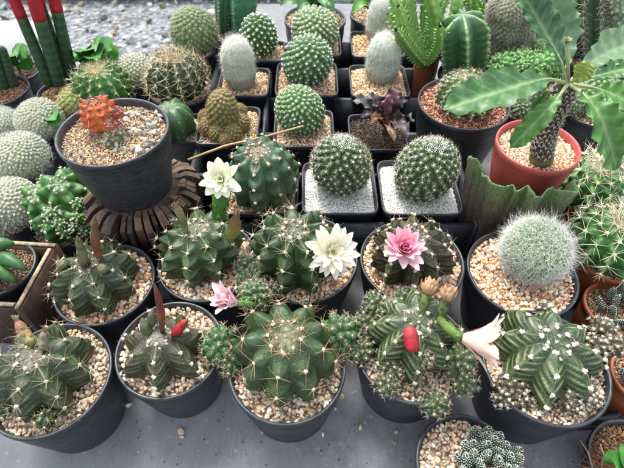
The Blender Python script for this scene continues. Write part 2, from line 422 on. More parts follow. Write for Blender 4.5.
def trans(p, spin=0, tilt=(0, 0)):
    zd = np.array([tilt[0], tilt[1], 1.0]); return mat_axis(np.asarray(p), zd, 1.0, spin)

# greens (linear, real-world)
G_DK = srgb('#2c4a2c'); G_MID = srgb('#3f6a3a'); G_LT = srgb('#6c9a56'); G_BR = srgb('#4d9a3c'); G_GREY = srgb('#7d9682'); G_BROWN = srgb('#3d4028'); G_PALE = srgb('#9fb58a')
SP_CREAM = srgb('#d9c7a6'); SP_BROWN = srgb('#8f6f55'); SP_WHITE = srgb('#e9e6dd'); SP_GREY = srgb('#a39d93'); SP_YEL = srgb('#d9cf8a')
def gymno(parent, p, R, H, ribs, cols, stripe=.3, bumps=5, depth=.3, sharp=1.1, amp=.06, sl=.011, ns=6, sp=SP_CREAM*.9, spin=0, tilt=(0, 0), name='cactus', tmax=2.0, areole=.0016, phi=1.15,
          keep=.9, label=None, top=None, acol=(.62, .56, .46), sr=.00024, p_=.85, dimple=.12, per=14):
    M = trans(p, spin, tilt); rb = Ribbed(R, H, ribs, depth, sharp, bumps, amp, tmax, dimple, 0, p_)
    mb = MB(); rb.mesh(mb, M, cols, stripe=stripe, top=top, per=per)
    o = mb.build(name, M_BODY, parent)
    if label: o['label'] = label
    P, Nn, u = rb.areoles(M)
    m2 = MB(); puffs(m2, P, Nn, areole, acol)
    ka = 14; ta, aa = fib(ka, .32, .01); pa, _, _ = rb.ev(aa, ta); pa = xf(M, pa); na = nrm(np.tile(M[:3, 2], (ka, 1)) + rng.normal(0, .35, (ka, 3)))
    puffs(m2, pa, na, areole * .75, np.asarray(acol) * .75); m2.build('areoles', M_HAIR, o, kind='stuff')
    P = np.concatenate([P, pa]); Nn = np.concatenate([Nn, na])
    m3 = MB(); radial(m3, P, Nn, ns, phi, sl, sr, -.15, sp, np.asarray(sp) * .55, keep=keep, jit=.5, lj=.5); radial(m3, P, Nn, 2, .6, sl * .9, sr, .1, np.asarray(sp) * .75, np.asarray(sp) * .45, keep=.6, jit=1.5, lj=.5)
    if m3.n: m3.build('spines', M_SPINE, o, kind='stuff')
    return o
def tubercled(parent, p, R, H, n, col, tipc, sl=.004, ns=10, sp=SP_WHITE, spin=0, tilt=(0, 0), name='cactus', tmax=2.2, th=.35, phi=1.2, puff=.0009, pc=(.8, .8, .76), sr=.00022, central=0, cl=.006, cc=SP_BROWN, jit=.0, matb=None, woolly=None, p_=1.0):
    """globular cactus covered in spiral cone-shaped tubercles, each with a puff and a star of spines"""
    M = trans(p, spin, tilt); M[:3, :3] = M[:3, :3] @ (np.eye(3) + rng.normal(0, .045, (3, 3))); mb = MB(); ovoid(mb, M, R * .93, H * .93, col, tmax=tmax, wob=.01, p=p_)
    t, a = fib(n, tmax); a = a + rng.normal(0, max(jit, .035), n); t = np.abs(t + rng.normal(0, .012, n))
    st = np.sin(t) ** p_
    P = np.stack([R * .92 * st * np.cos(a), R * .92 * st * np.sin(a), H * .92 * np.cos(t)], 1)
    Nn = nrm(np.stack([st * np.cos(a) / R, st * np.sin(a) / R, np.cos(t) / H], 1))
    area = 2 * np.pi * R * R * (1 - math.cos(tmax)); s = math.sqrt(area / n) * .62
    e1, e2 = frame(Nn); seg = 8; b = np.linspace(0, 2 * np.pi, seg, endpoint=False)
    rings = [(1.0, -.1), (.82, .28), (.5, .62), (.2, .78)]; V = []; C = []
    for (rr, hh) in rings:
        ring = P[:, None] + s * rr * (e1[:, None] * np.cos(b)[None, :, None] + e2[:, None] * np.sin(b)[None, :, None]) + Nn[:, None] * (hh * s * th * 2.2)
        V.append(ring); C.append(np.broadcast_to(np.asarray(col) + (np.asarray(tipc) - np.asarray(col)) * max(hh, 0), (n, seg, 3)))
    tipP = P + Nn * (.8 * s * th * 2.2); V.append(tipP[:, None]); C.append(np.broadcast_to(np.asarray(tipc), (n, 1, 3)))
    V = np.concatenate(V, 1); C = np.concatenate(C, 1); k = V.shape[1]; off = (np.arange(n) * k)[:, None, None]
    q = grid_faces(seg, 4, True)[None] + off; tr = np.array([(3 * seg + i, 3 * seg + (i + 1) % seg, 4 * seg) for i in range(seg)])[None] + off
    cv = C * rng.uniform(.7, 1.15, (n, 1, 1))
    mb.add(xf(M, V.reshape(-1, 3)), quads=q.reshape(-1, 4), tris=tr.reshape(-1, 3), col=cv.reshape(-1, 3))
    o = mb.build(name, matb or M_BODY, parent)
    TP = xf(M, tipP); TN = nrm(Nn @ M[:3, :3].T)
    m3 = MB()
    if puff: puffs(m3, TP, TN, puff, pc, ICO0)
    if ns: radial(m3, TP, TN, ns, phi, sl, sr, .12, sp, None, jit=.2)
    if central: radial(m3, TP, TN, central, .35, cl, sr * 1.3, 0, cc, None, jit=1.5)
    if woolly: 
        kk = int(woolly[0]); tt, aa = fib(kk, woolly[1], .01); ss = np.sin(tt)
        puffs(m3, xf(M, np.stack([R * ss * np.cos(aa), R * ss * np.sin(aa), H * 1.0 * np.cos(tt)], 1)), np.tile([0, 0, 1.0], (kk, 1)), woolly[2], woolly[3])
    m3.build('spines', M_SPINE, o, kind='stuff')
    return o
def hair_coat(parent, M, R, H, n, L, r, col, tmax=2.2, up=0.0, wild=.6, lay=.9, name='hair', p_=1.0):
    t, a = fib(n, tmax); t = t + rng.normal(0, .05, n); a = a + rng.normal(0, .2, n); st = np.sin(np.clip(t, 0, 3)) ** p_
    P = np.stack([R * st * np.cos(a), R * st * np.sin(a), H * np.cos(t)], 1)
    Nn = nrm(np.stack([st * np.cos(a) / R, st * np.sin(a) / R, np.cos(t) / H], 1))
    rd = rng.normal(0, 1, (n, 3)); rd -= Nn * (rd * Nn).sum(1, keepdims=True)
    D = Nn * (1 - lay * .5) + nrm(rd) * lay + np.array([0, 0, up]); B = rng.normal(0, wild * .5, (n, 3)) - Nn * .15 * lay
    mb = MB(); c = np.asarray(col) * rng.uniform(.8, 1.15, (n, 1))
    spines(mb, xf(M, P), nrm(D) @ M[:3, :3].T, L * rng.uniform(.5, 1.3, n), r, B, np.minimum(c, .95))
    return mb.build(name, M_HAIR, parent, kind='stuff')
# ---- petals, leaves, flowers
def blade(mb, pts, widths, up, cup=.25, wave=0, nwave=5, thick=.0006, nw=7, col=None, col2=None, vein=None, fold=0, lat=0, streak=0):
    """closed thin blade along a midrib: pts (n,3), half widths (n,), up = face normal direction"""
    pts = np.asarray(pts, float); n = len(pts); tg = nrm(np.gradient(pts, axis=0)); up = np.asarray(up, float)
    side = nrm(np.cross(tg, np.broadcast_to(up, tg.shape))); nn = nrm(np.cross(side, tg))
    s = np.linspace(-1, 1, nw); V = np.zeros((n, nw, 3)); u = np.linspace(0, 1, n)
    for j, x in enumerate(s):
        off = cup * abs(x) ** 2 * widths + fold * abs(x) * widths + wave * np.sin(2 * np.pi * nwave * u + (0 if x > 0 else 1.7)) * abs(x) ** 2 * np.minimum(widths * 4, widths.max())
        V[:, j] = pts + side * (x * widths)[:, None] + nn * off[:, None]
    th = thick * (1 - np.abs(s) ** 4)[None, :, None] * np.minimum(1, widths / max(widths.max(), 1e-9) * 2)[:, None, None]
    A = V + nn[:, None] * th * .5; B = V - nn[:, None] * (th * .5 + 1e-5)
    c = np.zeros((n, nw, 3)); c[:] = (.5, .5, .5) if col is None else col
    if col2 is not None: c = np.asarray(col)[None, None] + (np.asarray(col2) - np.asarray(col))[None, None] * u[:, None, None] ** 1.3 * np.ones((1, nw, 1))
    if vein is not None: k = np.exp(-(s / .13) ** 2)[None, :, None]; c = c + (np.asarray(vein) - c) * k * .8
    if streak: c = c * (1 - streak * (1 + np.sin(s * 16))[None, :, None] * np.ones((n, 1, 1)))
    if lat: x = (u[:, None] * lat - np.abs(s)[None] * 1.3 + .5 * (s > 0)[None]) % 1; k = np.exp(-((x - .5) / .09) ** 2)[..., None]; c = c + (np.asarray(vein) - c) * k * .35; c = c * (1 + .12 * np.sin(u * 40)[:, None, None] * np.sin(s * 9)[None, :, None])
    f = grid_faces(nw, n)
    mb.add(A.reshape(-1, 3), quads=f, col=c.reshape(-1, 3)); mb.add(B.reshape(-1, 3), quads=f[:, ::-1], col=c.reshape(-1, 3))
def petal_shape(mb, M, L, W, ang0, ang1, col, col2, cup=.3, tip=.55):
    """petal in the local x-z plane of M: starts at angle ang0 from the axis, ends at ang1"""
    n = 9; u = np.linspace(0, 1, n); an = ang0 + (ang1 - ang0) * u; dx = np.sin(an); dz = np.cos(an); st = L / (n - 1)
    x = np.concatenate([[0], np.cumsum((dx[1:] + dx[:-1]) / 2 * st)]); z = np.concatenate([[0], np.cumsum((dz[1:] + dz[:-1]) / 2 * st)])
    wd = W * np.clip(np.sin(np.pi * (u * .86 + .09)) ** .8, .02, 1); wd[-1] *= tip
    pts = np.stack([x, 0 * x, z], 1); V = MB(); blade(V, pts, wd, (-math.cos(ang0), 0, math.sin(ang0)), cup, .10, 1.5, .0004, 9, np.minimum(np.asarray(col) * 1.08, .95), np.minimum(np.asarray(col2) * 1.08, .95), None, 0, 0, .04)
    for v, c, q in zip(V.v, V.c, (V.q[0], V.q[1] - len(V.v[0]))): mb.add(xf(M, v), quads=q, col=c)
def flower(parent, pos, axis, layers, base_pts, tube_r, tube_col, stam=(30, .006, (.75, .62, .25)), scale_col=None, label=None, heart=None):
    """layers: (n, L, W, ang0, ang1, col, col2, r0, rise) ; base_pts: the floral tube from plant to flower"""
    fm = MB(); bp = np.array(base_pts); tube(fm, bp, tube_r, 10, tube_col)
    # overlapping scales on the tube
    for i in range(16):
        k = (i + 1) / 17; q = bp[0] + (bp[-1] - bp[0]) * k; a = i * 2.4; T = nrm(bp[-1] - bp[0]); e1, e2 = frame(T); d = e1[0] * math.cos(a) + e2[0] * math.sin(a)
        rr = np.interp(k, np.linspace(0, 1, len(bp)), np.broadcast_to(tube_r, (len(bp),)))
        blade(fm, [q + d * rr * .9, q + d * rr * 1.25 + T * rr * .6, q + d * rr * 1.15 + T * rr * 1.2], np.array([rr * .45, rr * .4, rr * .05]), d, .1, 0, 1, .0004, 5, np.asarray(scale_col if scale_col is not None else tube_col) * rng.uniform(.6, 1.3))
    fo = fm.build('flower', M_PETAL, parent)
    if label: fo['label'] = label
    for (n, L, W, a0, a1, c, c2, r0, rise) in layers:
        for i in range(n):
            M = mat_axis(np.asarray(pos) + nrm(axis) * rise, nrm(np.asarray(axis) + rng.normal(0, .05, 3)), 1, 2 * np.pi * (i + rng.uniform(-.2, .2)) / n + L * 900)
            Mo = M.copy(); Mo[:3, 3] += M[:3, 0] * r0
            pm = MB(); j = rng.uniform(-.12, .12)
            petal_shape(pm, Mo, L * rng.uniform(.88, 1.1), W * rng.uniform(.85, 1.1), a0 + j, a1 + j + rng.uniform(-.1, .1), np.asarray(c), np.asarray(c2))
            pm.build('petal', M_PETAL, fo)
    if stam:
        n, L, c = stam; M = mat_axis(np.asarray(pos), axis, 1); t, a = fib(n, .6, .02)
        D = np.stack([np.sin(t) * np.cos(a), np.sin(t) * np.sin(a), np.cos(t)], 1) @ M[:3, :3].T
        sm = MB(); Pp = np.tile(pos, (n, 1)) + D * .001; spines(sm, Pp, D, L, .0003, None, np.asarray(heart if heart is not None else c)); scatter_shape(sm, ICO0, Pp + D * L, rand_rot(n), np.full((n, 3), .0007), np.asarray(c))
        sm.build('stamens', M_PETAL, fo, kind='stuff')
    return fo
def spindle(parent, name, a, b, r, cols, mat=None, label=None, prof=(.55, .72, .85, .95, 1, .97, .9, .82, .7, .45, .12), seg=14, wob=.1):
    if name == 'dried_flower': wob = .16
    n = len(prof); u = np.linspace(0, 1, n)[:, None]; a, b = np.asarray(a), np.asarray(b); mid = np.sin(np.pi * u) * rng.normal(0, .025, 3) * np.linalg.norm(b - a)
    pts = a + (b - a) * u + mid; c = np.array([np.asarray(cols[0]) + (np.asarray(cols[-1]) - np.asarray(cols[0])) * float(x) for x in u])
    c = c * rng.uniform(1 - 3 * wob - .1, 1 + wob, (n, 1)); c[-1] = srgb('#5a4432'); c[-2] = c[-2] * .55 + srgb('#6a4f3a') * .45; mb = MB(); tube(mb, pts, np.array(prof) * r * rng.uniform(1 - wob, 1 + wob, n), seg, c)
    if name == 'dried_flower':                              # withered petal tips and leftover scales
        ax_ = nrm(b - a)
        for i in range(9): petal_shape(mb, mat_axis(a + (b - a) * .80, ax_ + rng.normal(0, .15, 3), 1, i * .75), r * rng.uniform(1.2, 2.2), r * .32, rng.uniform(.1, .6), rng.uniform(-.3, .5), srgb('#6a5038') * rng.uniform(.6, 1.3), srgb('#9a8263') * rng.uniform(.6, 1.2))
        for i in range(8): petal_shape(mb, mat_axis(a + (b - a) * (.15 + .07 * i), ax_, 1, i * 2.4) @ np.array([[1, 0, 0, r * .75], [0, 1, 0, 0], [0, 0, 1, 0], [0, 0, 0, 1.0]]), r * .8, r * .4, .3, -.2, c[n // 2] * .7, srgb('#7a6548'))
    o = mb.build(name, mat or M_FRUIT, parent)
    if label: o['label'] = label
    return o
def pup(parent, p, R, dense=22, col=None, sp=SP_CREAM, puff=.0012, sl=.006, tilt=(0, 0), label=None, H=None):
    c = np.asarray(G_MID * .6 if col is None else np.asarray(col) * .62); R = R * .84
    o = tubercled(parent, p, R, H or R * .95, int(dense * 1.25), c, c * 1.35, sl * .8, 7, np.asarray(sp) * .8, rng.uniform(0, 6), tilt, 'offset', 2.0, .5, 1.0, puff * .95, np.asarray(sp) * .85, .00022, jit=.12)
    if label: o['label'] = label
    return o

# ================================================================== THE SETTING
def aty(px, py, Y):
    """point of the picture ray that lies at world depth-coordinate Y"""
    d = FW + RT * (px - 312) / FPX + UP * (234 - py) / FPX
    return CAM + d * (Y / d[1])
GZ = -.72
def struct(name, mb, mat): o = mb.build(name, mat); o['kind'] = 'structure'; return o
m, n, b = new_mat('ground_gravel')
vo = N(n, 'ShaderNodeTexVoronoi', Scale=48.0, Randomness=1.0); tc = N(n, 'ShaderNodeTexCoord'); n.links.new(tc.outputs['Object'], vo.inputs['Vector'])
c1 = ramp(n, vo.outputs['Color'], [(.1, srgb('#3f4347')), (.4, srgb('#5f6468')), (.7, srgb('#84898d')), (.93, srgb('#a5a296')), (.98, srgb('#6b5d4e'))])
n1 = noise(n, 3.0, 5); c2 = mixc(n, ramp(n, n1, [(.45, (0, 0, 0)), (.75, (.45,) * 3)]), c1, srgb('#9da0a2')); n.links.new(c2, b.inputs['Base Color'])
b.inputs['Roughness'].default_value = .7; bump(n, b, vo.outputs['Distance'], 1.0, .02)
g = MB(); g.add([(-60, -20, GZ), (60, -20, GZ), (60, 90, GZ), (-60, 90, GZ)], quads=[(0, 1, 2, 3)]); struct('gravel_ground', g, m)
# bigger loose stones and litter on the yard ground
st = MB(); k = 700; P = np.stack([rng.uniform(-2.4, 1.2, k), rng.uniform(1.2, 3.2, k), np.full(k, GZ + .006)], 1)
cc = np.array([srgb('#8d9092'), srgb('#6f7274'), srgb('#b3aea2'), srgb('#7c6d5a'), srgb('#a5a8aa')])[rng.integers(0, 5, k)]
for i in range(8): mm = np.arange(k) % 8 == i; scatter_shape(st, STONES[i], P[mm], rand_rot(mm.sum()), rng.uniform(.008, .035, (mm.sum(), 1)) * np.array([1, 1, .6]), cc[mm])
o = st.build('ground_stones', M_STONE, smooth=False, kind='stuff')

# bench
m, n, b = new_mat('bench_board')
g1 = noise(n, 30, 6, .7, (7, .8, 1)); g2 = noise(n, 14, 5, .6); g3 = noise(n, 900, 3, .6); g4 = noise(n, 160, 4, .7, (4, .3, 1))
c = ramp(n, g1, [(.15, srgb('#5f6164')), (.5, srgb('#696b6f')), (.85, srgb('#727478'))])
c = mixc(n, ramp(n, g4, [(.35, (0, 0, 0)), (.7, (.4,) * 3)]), c, srgb('#4f4f50'))
c = mixc(n, ramp(n, g2, [(.42, (0, 0, 0)), (.66, (.55,) * 3)]), c, srgb('#7f8184')); g5 = noise(n, 9, 8, .8); c = mixc(n, ramp(n, g5, [(.5, (0, 0, 0)), (.66, (.7,) * 3)]), c, srgb('#4a4845')); vo = N(n, 'ShaderNodeTexVoronoi', Scale=70.0); n.links.new(N(n, 'ShaderNodeTexCoord').outputs['Object'], vo.inputs['Vector']); c = mixc(n, ramp(n, vo.outputs['Distance'], [(.10, (.45,) * 3), (.16, (0, 0, 0))]), c, srgb('#8a8b8c'))
c = mixc(n, ramp(n, g3, [(.62, (0, 0, 0)), (.7, (.5,) * 3)]), c, srgb('#3a3c3f')); n.links.new(c, b.inputs['Base Color'])
n.links.new(ramp(n, g2, [(.3, (.6,) * 3), (.7, (.85,) * 3)]), b.inputs['Roughness']); bump(n, b, g4, .15, .0006)
bt = thing('bench', 'grey weathered plant bench under all the potted cacti', 'bench', (0, .35, -.72))
tp = MB(); o_ = [(-1.0, -.40), (1.2, -.40), (1.2, .80), (.18, .80), (.18, .53), (-1.0, .53)]; o_[3] = (.19 - .35, .80); o_[4] = (.19 - .35, .53)
tp.add([(x, y, z) for z in (.695, .72) for (x, y) in o_], quads=[(6, 7, 10, 11), (7, 8, 9, 10), (0, 5, 4, 1), (1, 4, 3, 2)] + [(i, (i + 1) % 6, 6 + (i + 1) % 6, 6 + i) for i in range(6)]); tp.build('bench_top', m, bt)
for sx in (-.9, .9):
    for sy in (-.3, .45): l = MB(); box(l, (sx - .03, sy - .03, 0), (sx + .03, sy + .03, .694)); l.build('leg', M_BARK, bt)
kb = MB(); q = at(90, 3, GZ); box(kb, (-4, -.06, 0), (4, .06, .14)); k_ = kb.build('timber_kerb', M_BARK)
for a_ in k_.data.attributes['Col'].data: a_.color = (*srgb('#4a4744'), 1)
k_.location = (0, q[1] + .1, GZ); tag(k_, 'long dark timber kerb lying across the gravel yard at the top', 'kerb')
sb = MB(); A, B_ = at(-60, 74, GZ), at(52, 26, GZ); box(sb, (A[0] - .4, A[1], 0), (B_[0], B_[1], .03), col=srgb('#a5a8aa'))
tag(sb.build('paving_slab', M_DULL), 'flat pale paving slab on the gravel behind the red tipped leaves', 'slab').location = (0, 0, GZ)

# ================================================================== POTTED CACTI
class Potted:
    def L(s, px, py, z): return at(px, py, z) - s.base
    def Y(s, px, py, Y): return aty(px, py, Y) - s.base
    def px(s, n_, p): return n_ * depth(np.asarray(p) + s.base) / FPX
def rpot(label, x0, x1, yf, z, h, pal, size, cat='cactus', name='potted_cactus', group=None, mat=None, taper=.78, hole=0, hc=None, bright=1.0, fill=.008, grit=False, extra=None, lip=.006):
    c, r = fit_rim(x0, x1, yf, z); s = Potted(); s.base = c - np.array([0, 0, h]); s.r, s.h, s.z = r, h, z
    s.o = thing(name, label, cat, s.base, group); round_pot(s.o, r, h, mat, taper, lip)
    gravel(s.o, r - .0035, h - fill, size, pal, hole, (0, 0) if hc is None else hc, False, grit, bright, extra)
    return s
def spot(label, x0, x1, yf, z, h, pal, size, cat='cactus', name='potted_cactus', group=None, grit=False, bright=1.0, hole=0):
    """square pot given by the picture span of its near rim"""
    A, B = at(x0, yf, z), at(x1, yf, z); sz = B[0] - A[0]; c = (A + B) / 2 + np.array([0, sz / 2, 0])
    s = Potted(); s.base = c - np.array([0, 0, h]); s.r, s.h, s.z = sz / 2, h, z
    s.o = thing(name, label, cat, s.base, group); square_pot(s.o, sz, h)
    gravel(s.o, sz / 2 - .0045, h - .007, size, pal, hole, (0, 0), True, grit, bright)
    return s
ROWS = 'flowering cacti in round black pots along the front'
SQ = 'small square black pots of cacti in the tray'
HZ = .09
c_dk = (srgb('#4c5a3c'), srgb('#2f472b'), srgb('#2a4027'), srgb('#8aa37c'))
c_gr = (srgb('#466238'), srgb('#335831'), srgb('#2c4f2c'), srgb('#7da376'))
c_st = (srgb('#55703f'), srgb('#2c4f2a'), srgb('#254526'), srgb('#b4cba4'))
c_br = (srgb('#4c4a38'), srgb('#3a4029'), srgb('#343b26'), srgb('#7f8768'))

# ---- front row
s = rpot('leftmost black pot in the front row, dark green ribbed cactus with a leaning dried bud', -17, 112, 440, HZ, .09, PALE, .0055, group=ROWS)
p = s.L(44, 372, HZ + .008); R = s.px(49, p)
gymno(s.o, p, R, R * .74, 8, c_dk, .6, 5, .27, 1.0, .04, .012, 6, srgb('#b7a58c'), .35, (.06, .05), areole=.0018)
spindle(s.o, 'dried_flower', s.L(34, 345, HZ + .040), s.L(15, 318, HZ + .056), .0050, (srgb('#7d8a4c'), srgb('#a8685c')))
spindle(s.o, 'dried_flower', s.L(42, 350, HZ + .040), s.L(44, 330, HZ + .052), .0042, (srgb('#6c7550'), srgb('#8f8a70')))
for (x, y, r_, hz) in ((8, 408, 9, .004), (46, 418, 10, .002), (-6, 392, 10, .004)): q = s.L(x, y, HZ + hz); pup(s.o, q, s.px(r_, q), 16, G_DK * 1.0)

s = rpot('black pot second in the front row, flat brownish star cactus with two red fruits', 114, 223, 400, HZ, .085, PALE, .0065, group=ROWS)
p = s.L(164, 348, HZ + .006); R = s.px(43, p)
gymno(s.o, p, R, R * .62, 7, c_br, .8, 5, .34, .95, .035, .006, 5, srgb('#9c8f7c'), .5, (0, .05), areole=.002, keep=.6)
a = s.L(162, 332, HZ + .026); spindle(s.o, 'red_fruit', a, s.Y(154, 283, a[1] + s.base[1]), .0034, (srgb('#6f4a3a'), srgb('#96322f')), label='slim dark red upright fruit')
spindle(s.o, 'red_fruit', s.L(173, 336, HZ + .026), s.L(188, 319, HZ + .044), .0046, (srgb('#96161f'), srgb('#a8222c')), label='bright red slanting fruit')
spindle(s.o, 'bud', s.L(150, 338, HZ + .022), s.L(142, 318, HZ + .044), .0048, (G_BROWN, srgb('#6d7a5c')))
spindle(s.o, 'bud', s.L(152, 330, HZ + .024), s.L(153, 309, HZ + .05), .0042, (G_BROWN, srgb('#7a7d64')))

s = rpot('middle front row pot, big round green cactus with pups and pale pink side flower', 228, 346, 426, HZ, .095, PALE, .006, group=ROWS)
p = s.L(287, 352, HZ + .014); R = s.px(50, p)
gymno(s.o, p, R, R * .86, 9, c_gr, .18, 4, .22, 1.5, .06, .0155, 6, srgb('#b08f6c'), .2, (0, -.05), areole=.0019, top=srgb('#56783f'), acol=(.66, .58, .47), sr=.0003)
for (x, y, r_, hz) in ((222, 345, 20, .006), (339, 334, 21, .012), (255, 296, 17, .03), (232, 362, 14, .0), (326, 352, 12, .006), (280, 388, 15, .006), (345, 350, 12, .0)):
    q = s.L(x, y, HZ + hz); pup(s.o, q, s.px(r_, q), 30, srgb('#3a6a42'), SP_CREAM * .85, .0014, .007)
fp = s.L(237, 303, HZ + .05); ax = np.array([-.55, -.25, .75])
flower(s.o, fp, ax, [(8, .028, .0052, .25, .8, srgb('#e9c3cf'), srgb('#eddde2'), .001, 0), (7, .026, .0048, .05, .4, srgb('#dfa9bb'), srgb('#f0dfe4'), .001, .001)],
       [s.L(256, 306, HZ + .035), s.L(248, 304, HZ + .044), fp], [.0030, .0034, .0032], srgb('#587d3f'), (14, .008, srgb('#e0cf9a')), label='pale pink half closed flower')

s = rpot('front row pot with one crimson fruit and a wilted cream flower on clustered green cactus', 355, 471, 405, HZ, .09, PALE, .0055, group=ROWS)
p = s.L(412, 335, HZ + .012); R = s.px(47, p)
gymno(s.o, p, R, R * .84, 8, c_st, 1.0, 5, .27, 1.0, .035, .007, 5, srgb('#b9aa92'), .3, (0, -.12), areole=.002, acol=(.6, .55, .47))
for (x, y, r_, hz) in ((376, 306, 14, .02), (366, 325, 14, .01), (362, 352, 14, .004), (386, 385, 12, .006), (392, 368, 12, .01), (435, 404, 14, -.002), (458, 362, 17, .012), (464, 382, 14, .004), (404, 300, 13, .024), (424, 358, 9, .03), (390, 312, 12, .024), (456, 340, 12, .016)):
    q = s.L(x, y, HZ + hz); pup(s.o, q, s.px(r_, q), 26, srgb('#3f5a38'), srgb('#b9aa98'), .0015, .0055)
spindle(s.o, 'red_fruit', s.L(413, 352, HZ + .045), s.L(409, 325, HZ + .055), .0068, (srgb('#9c1228'), srgb('#ad2232')), prof=(.5, .8, .93, 1, 1, 1, .98, .92, .8, .6, .25), wob=.04)
fp = s.L(462, 338, HZ + .065); ax = np.array([.95, -.22, .05])
flower(s.o, fp, ax, [(8, .034, .0062, .32, .85, srgb('#d9b3a4'), srgb('#e6d6c6'), .0035, 0), (6, .033, .0058, .25, 1.35, srgb('#cf9f90'), srgb('#e0c9b4'), .003, .001)],
       [s.L(440, 320, HZ + .052), s.L(449, 329, HZ + .060), fp], [.0038, .0044, .0046], srgb('#5f7a40'), None, label='wilted cream pink trumpet flower')
for (x, y, z_, r_) in ((428, 291, .062, .0088), (447, 297, .066, .0098)):
    q = s.L(x, y, HZ + z_); fm_ = s.L(x - 10, y + 34, HZ + .035)
    flower(s.o, q, nrm(q - fm_), [(13, .015, .003, .95, -.2, srgb('#9a8058'), srgb('#c9a884'), .002, -.004), (9, .014, .003, .6, -.1, srgb('#c9a884'), srgb('#cfae90'), .001, -.001)], [fm_, fm_ + (q - fm_) * .5, q - nrm(q - fm_) * .003], [.0032, .0036, .0046], srgb('#5c6f40'), None, label='shrivelled brown cream bud')

s = rpot('rightmost black pot in the front row, wide striped green cactus with dark pups', 482, 613, 428, HZ, .1, PALE, .0055, group=ROWS)
p = s.L(544, 355, HZ + .006); R = s.px(53, p)
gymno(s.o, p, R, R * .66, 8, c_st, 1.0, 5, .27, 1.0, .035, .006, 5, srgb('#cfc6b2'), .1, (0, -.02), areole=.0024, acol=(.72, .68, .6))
for (x, y, r_, hz) in ((510, 388, 15, 0), (522, 400, 11, -.002), (503, 398, 10, -.002), (565, 398, 13, .002), (580, 388, 15, .002), (572, 408, 9, -.002), (592, 398, 9, 0), (602, 332, 15, .012), (611, 345, 12, .012), (596, 346, 11, .014), (545, 312, 10, .02)):
    q = s.L(x, y, HZ + hz); pup(s.o, q, s.px(r_, q), 22, srgb('#4a4a38'), srgb('#cdc5b4'), .0019, .005)

# ---- second row
s = rpot('black pot at the left end of the second row, dark spiny cactus with withered buds', 52, 155, 326, HZ, .09, SALMON, .0065, group=ROWS)
p = s.L(98, 280, HZ + .008); R = s.px(41, p)
gymno(s.o, p, R, R * .72, 8, c_dk, .6, 5, .28, 1.0, .04, .0095, 6, srgb('#a8977e'), .1, (-.05, .05), areole=.0018)
a = s.L(100, 262, HZ + .03); spindle(s.o, 'dried_flower', a, s.Y(95, 216, a[1] + s.base[1]), .0042, (srgb('#a3433a'), srgb('#7a7550')), label='dried flower with red base')
a = s.L(84, 270, HZ + .028); spindle(s.o, 'dried_flower', a, s.Y(77, 236, a[1] + s.base[1]), .0046, (srgb('#6c6f4c'), srgb('#8a8a6c')))
for (x, y, z_) in ((66, 268, .03), (106, 272, .036), (88, 262, .034)): q = s.L(x, y, HZ + z_); spindle(s.o, 'bud', q, q + np.array([-.003, 0, .012]), .0052, (G_BROWN, srgb('#8b8c70')))

s = rpot('second row black pot, green cactus with creamy white flower on a tall stalk', 157, 257, 302, HZ, .09, SALMON, .0062, group=ROWS)
p = s.L(203, 248, HZ + .014); R = s.px(41, p)
gymno(s.o, p, R, R * .8, 9, c_gr, .45, 5, .24, 1.1, .08, .009, 6, SP_CREAM, .2, (-.05, 0), areole=.002)
Yf = s.base[1] + .002; fp = s.Y(222, 180, Yf + .004)
cw1, cw2 = srgb('#e4e6c4'), srgb('#f0f0e2')
flower(s.o, fp, np.array([-.05, -.62, .70]), [(11, .019, .0052, 1.0, 1.45, cw1, cw2, .0018, 0), (9, .016, .0046, .6, 1.05, cw1, cw2, .001, .002), (6, .010, .003, .2, .5, srgb('#d3d98a'), cw2, .0005, .003)],
       [s.Y(219, 216, Yf), s.Y(220, 198, Yf), fp], [.0068, .0075, .0055], srgb('#4c7a36'), (18, .005, srgb('#d8d88a')), label='creamy white open flower', scale_col=srgb('#5c8a42'))
a = s.Y(228, 243, Yf); spindle(s.o, 'dried_flower', a, s.Y(236, 214, Yf - .002), .0066, (srgb('#7fa050'), srgb('#8a5f38')), prof=(.6, .75, .85, 1, 1.1, 1.05, .7, .25))
a = s.Y(186, 232, Yf); spindle(s.o, 'dried_flower', a, s.Y(174, 202, Yf), .0046, (srgb('#6f8a50'), srgb('#8a7358')))

s = rpot('second row black pot, long spined green cactus with a wide many petalled white flower', 246, 358, 304, HZ, .09, SALMON, .006, group=ROWS)
p = s.L(295, 252, HZ + .016); R = s.px(44, p)
gymno(s.o, p, R, R * .92, 9, c_gr, .2, 5, .28, 1.3, .08, .012, 7, srgb('#c4b49a'), .1, (0, -.05), areole=.0021)
for (x, y, r_, hz) in ((252, 284, 17, .012), (248, 268, 13, .012), (262, 298, 12, .002), (268, 290, 11, .01)): q = s.L(x, y, HZ + hz); pup(s.o, q, s.px(r_, q), 26, srgb('#3f5f42'), SP_CREAM * .8, .0013, .006)
fp = s.L(331, 251, HZ + .046); cw1, cw2 = srgb('#ece9d6'), srgb('#f1f0ea')
flower(s.o, fp, np.array([.25, -.62, .62]), [(15, .027, .0052, 1.1, 1.45, cw1, cw2, .002, 0), (13, .024, .0048, .8, 1.15, cw1, cw2, .0015, .002), (9, .016, .0034, .35, .75, srgb('#e8e2b4'), cw2, .001, .0035)],
       [s.L(322, 262, HZ + .026), s.L(326, 257, HZ + .036), fp], [.004, .0045, .005], srgb('#7f9a60'), (26, .006, srgb('#e6dca0')), label='wide white many petalled flower')

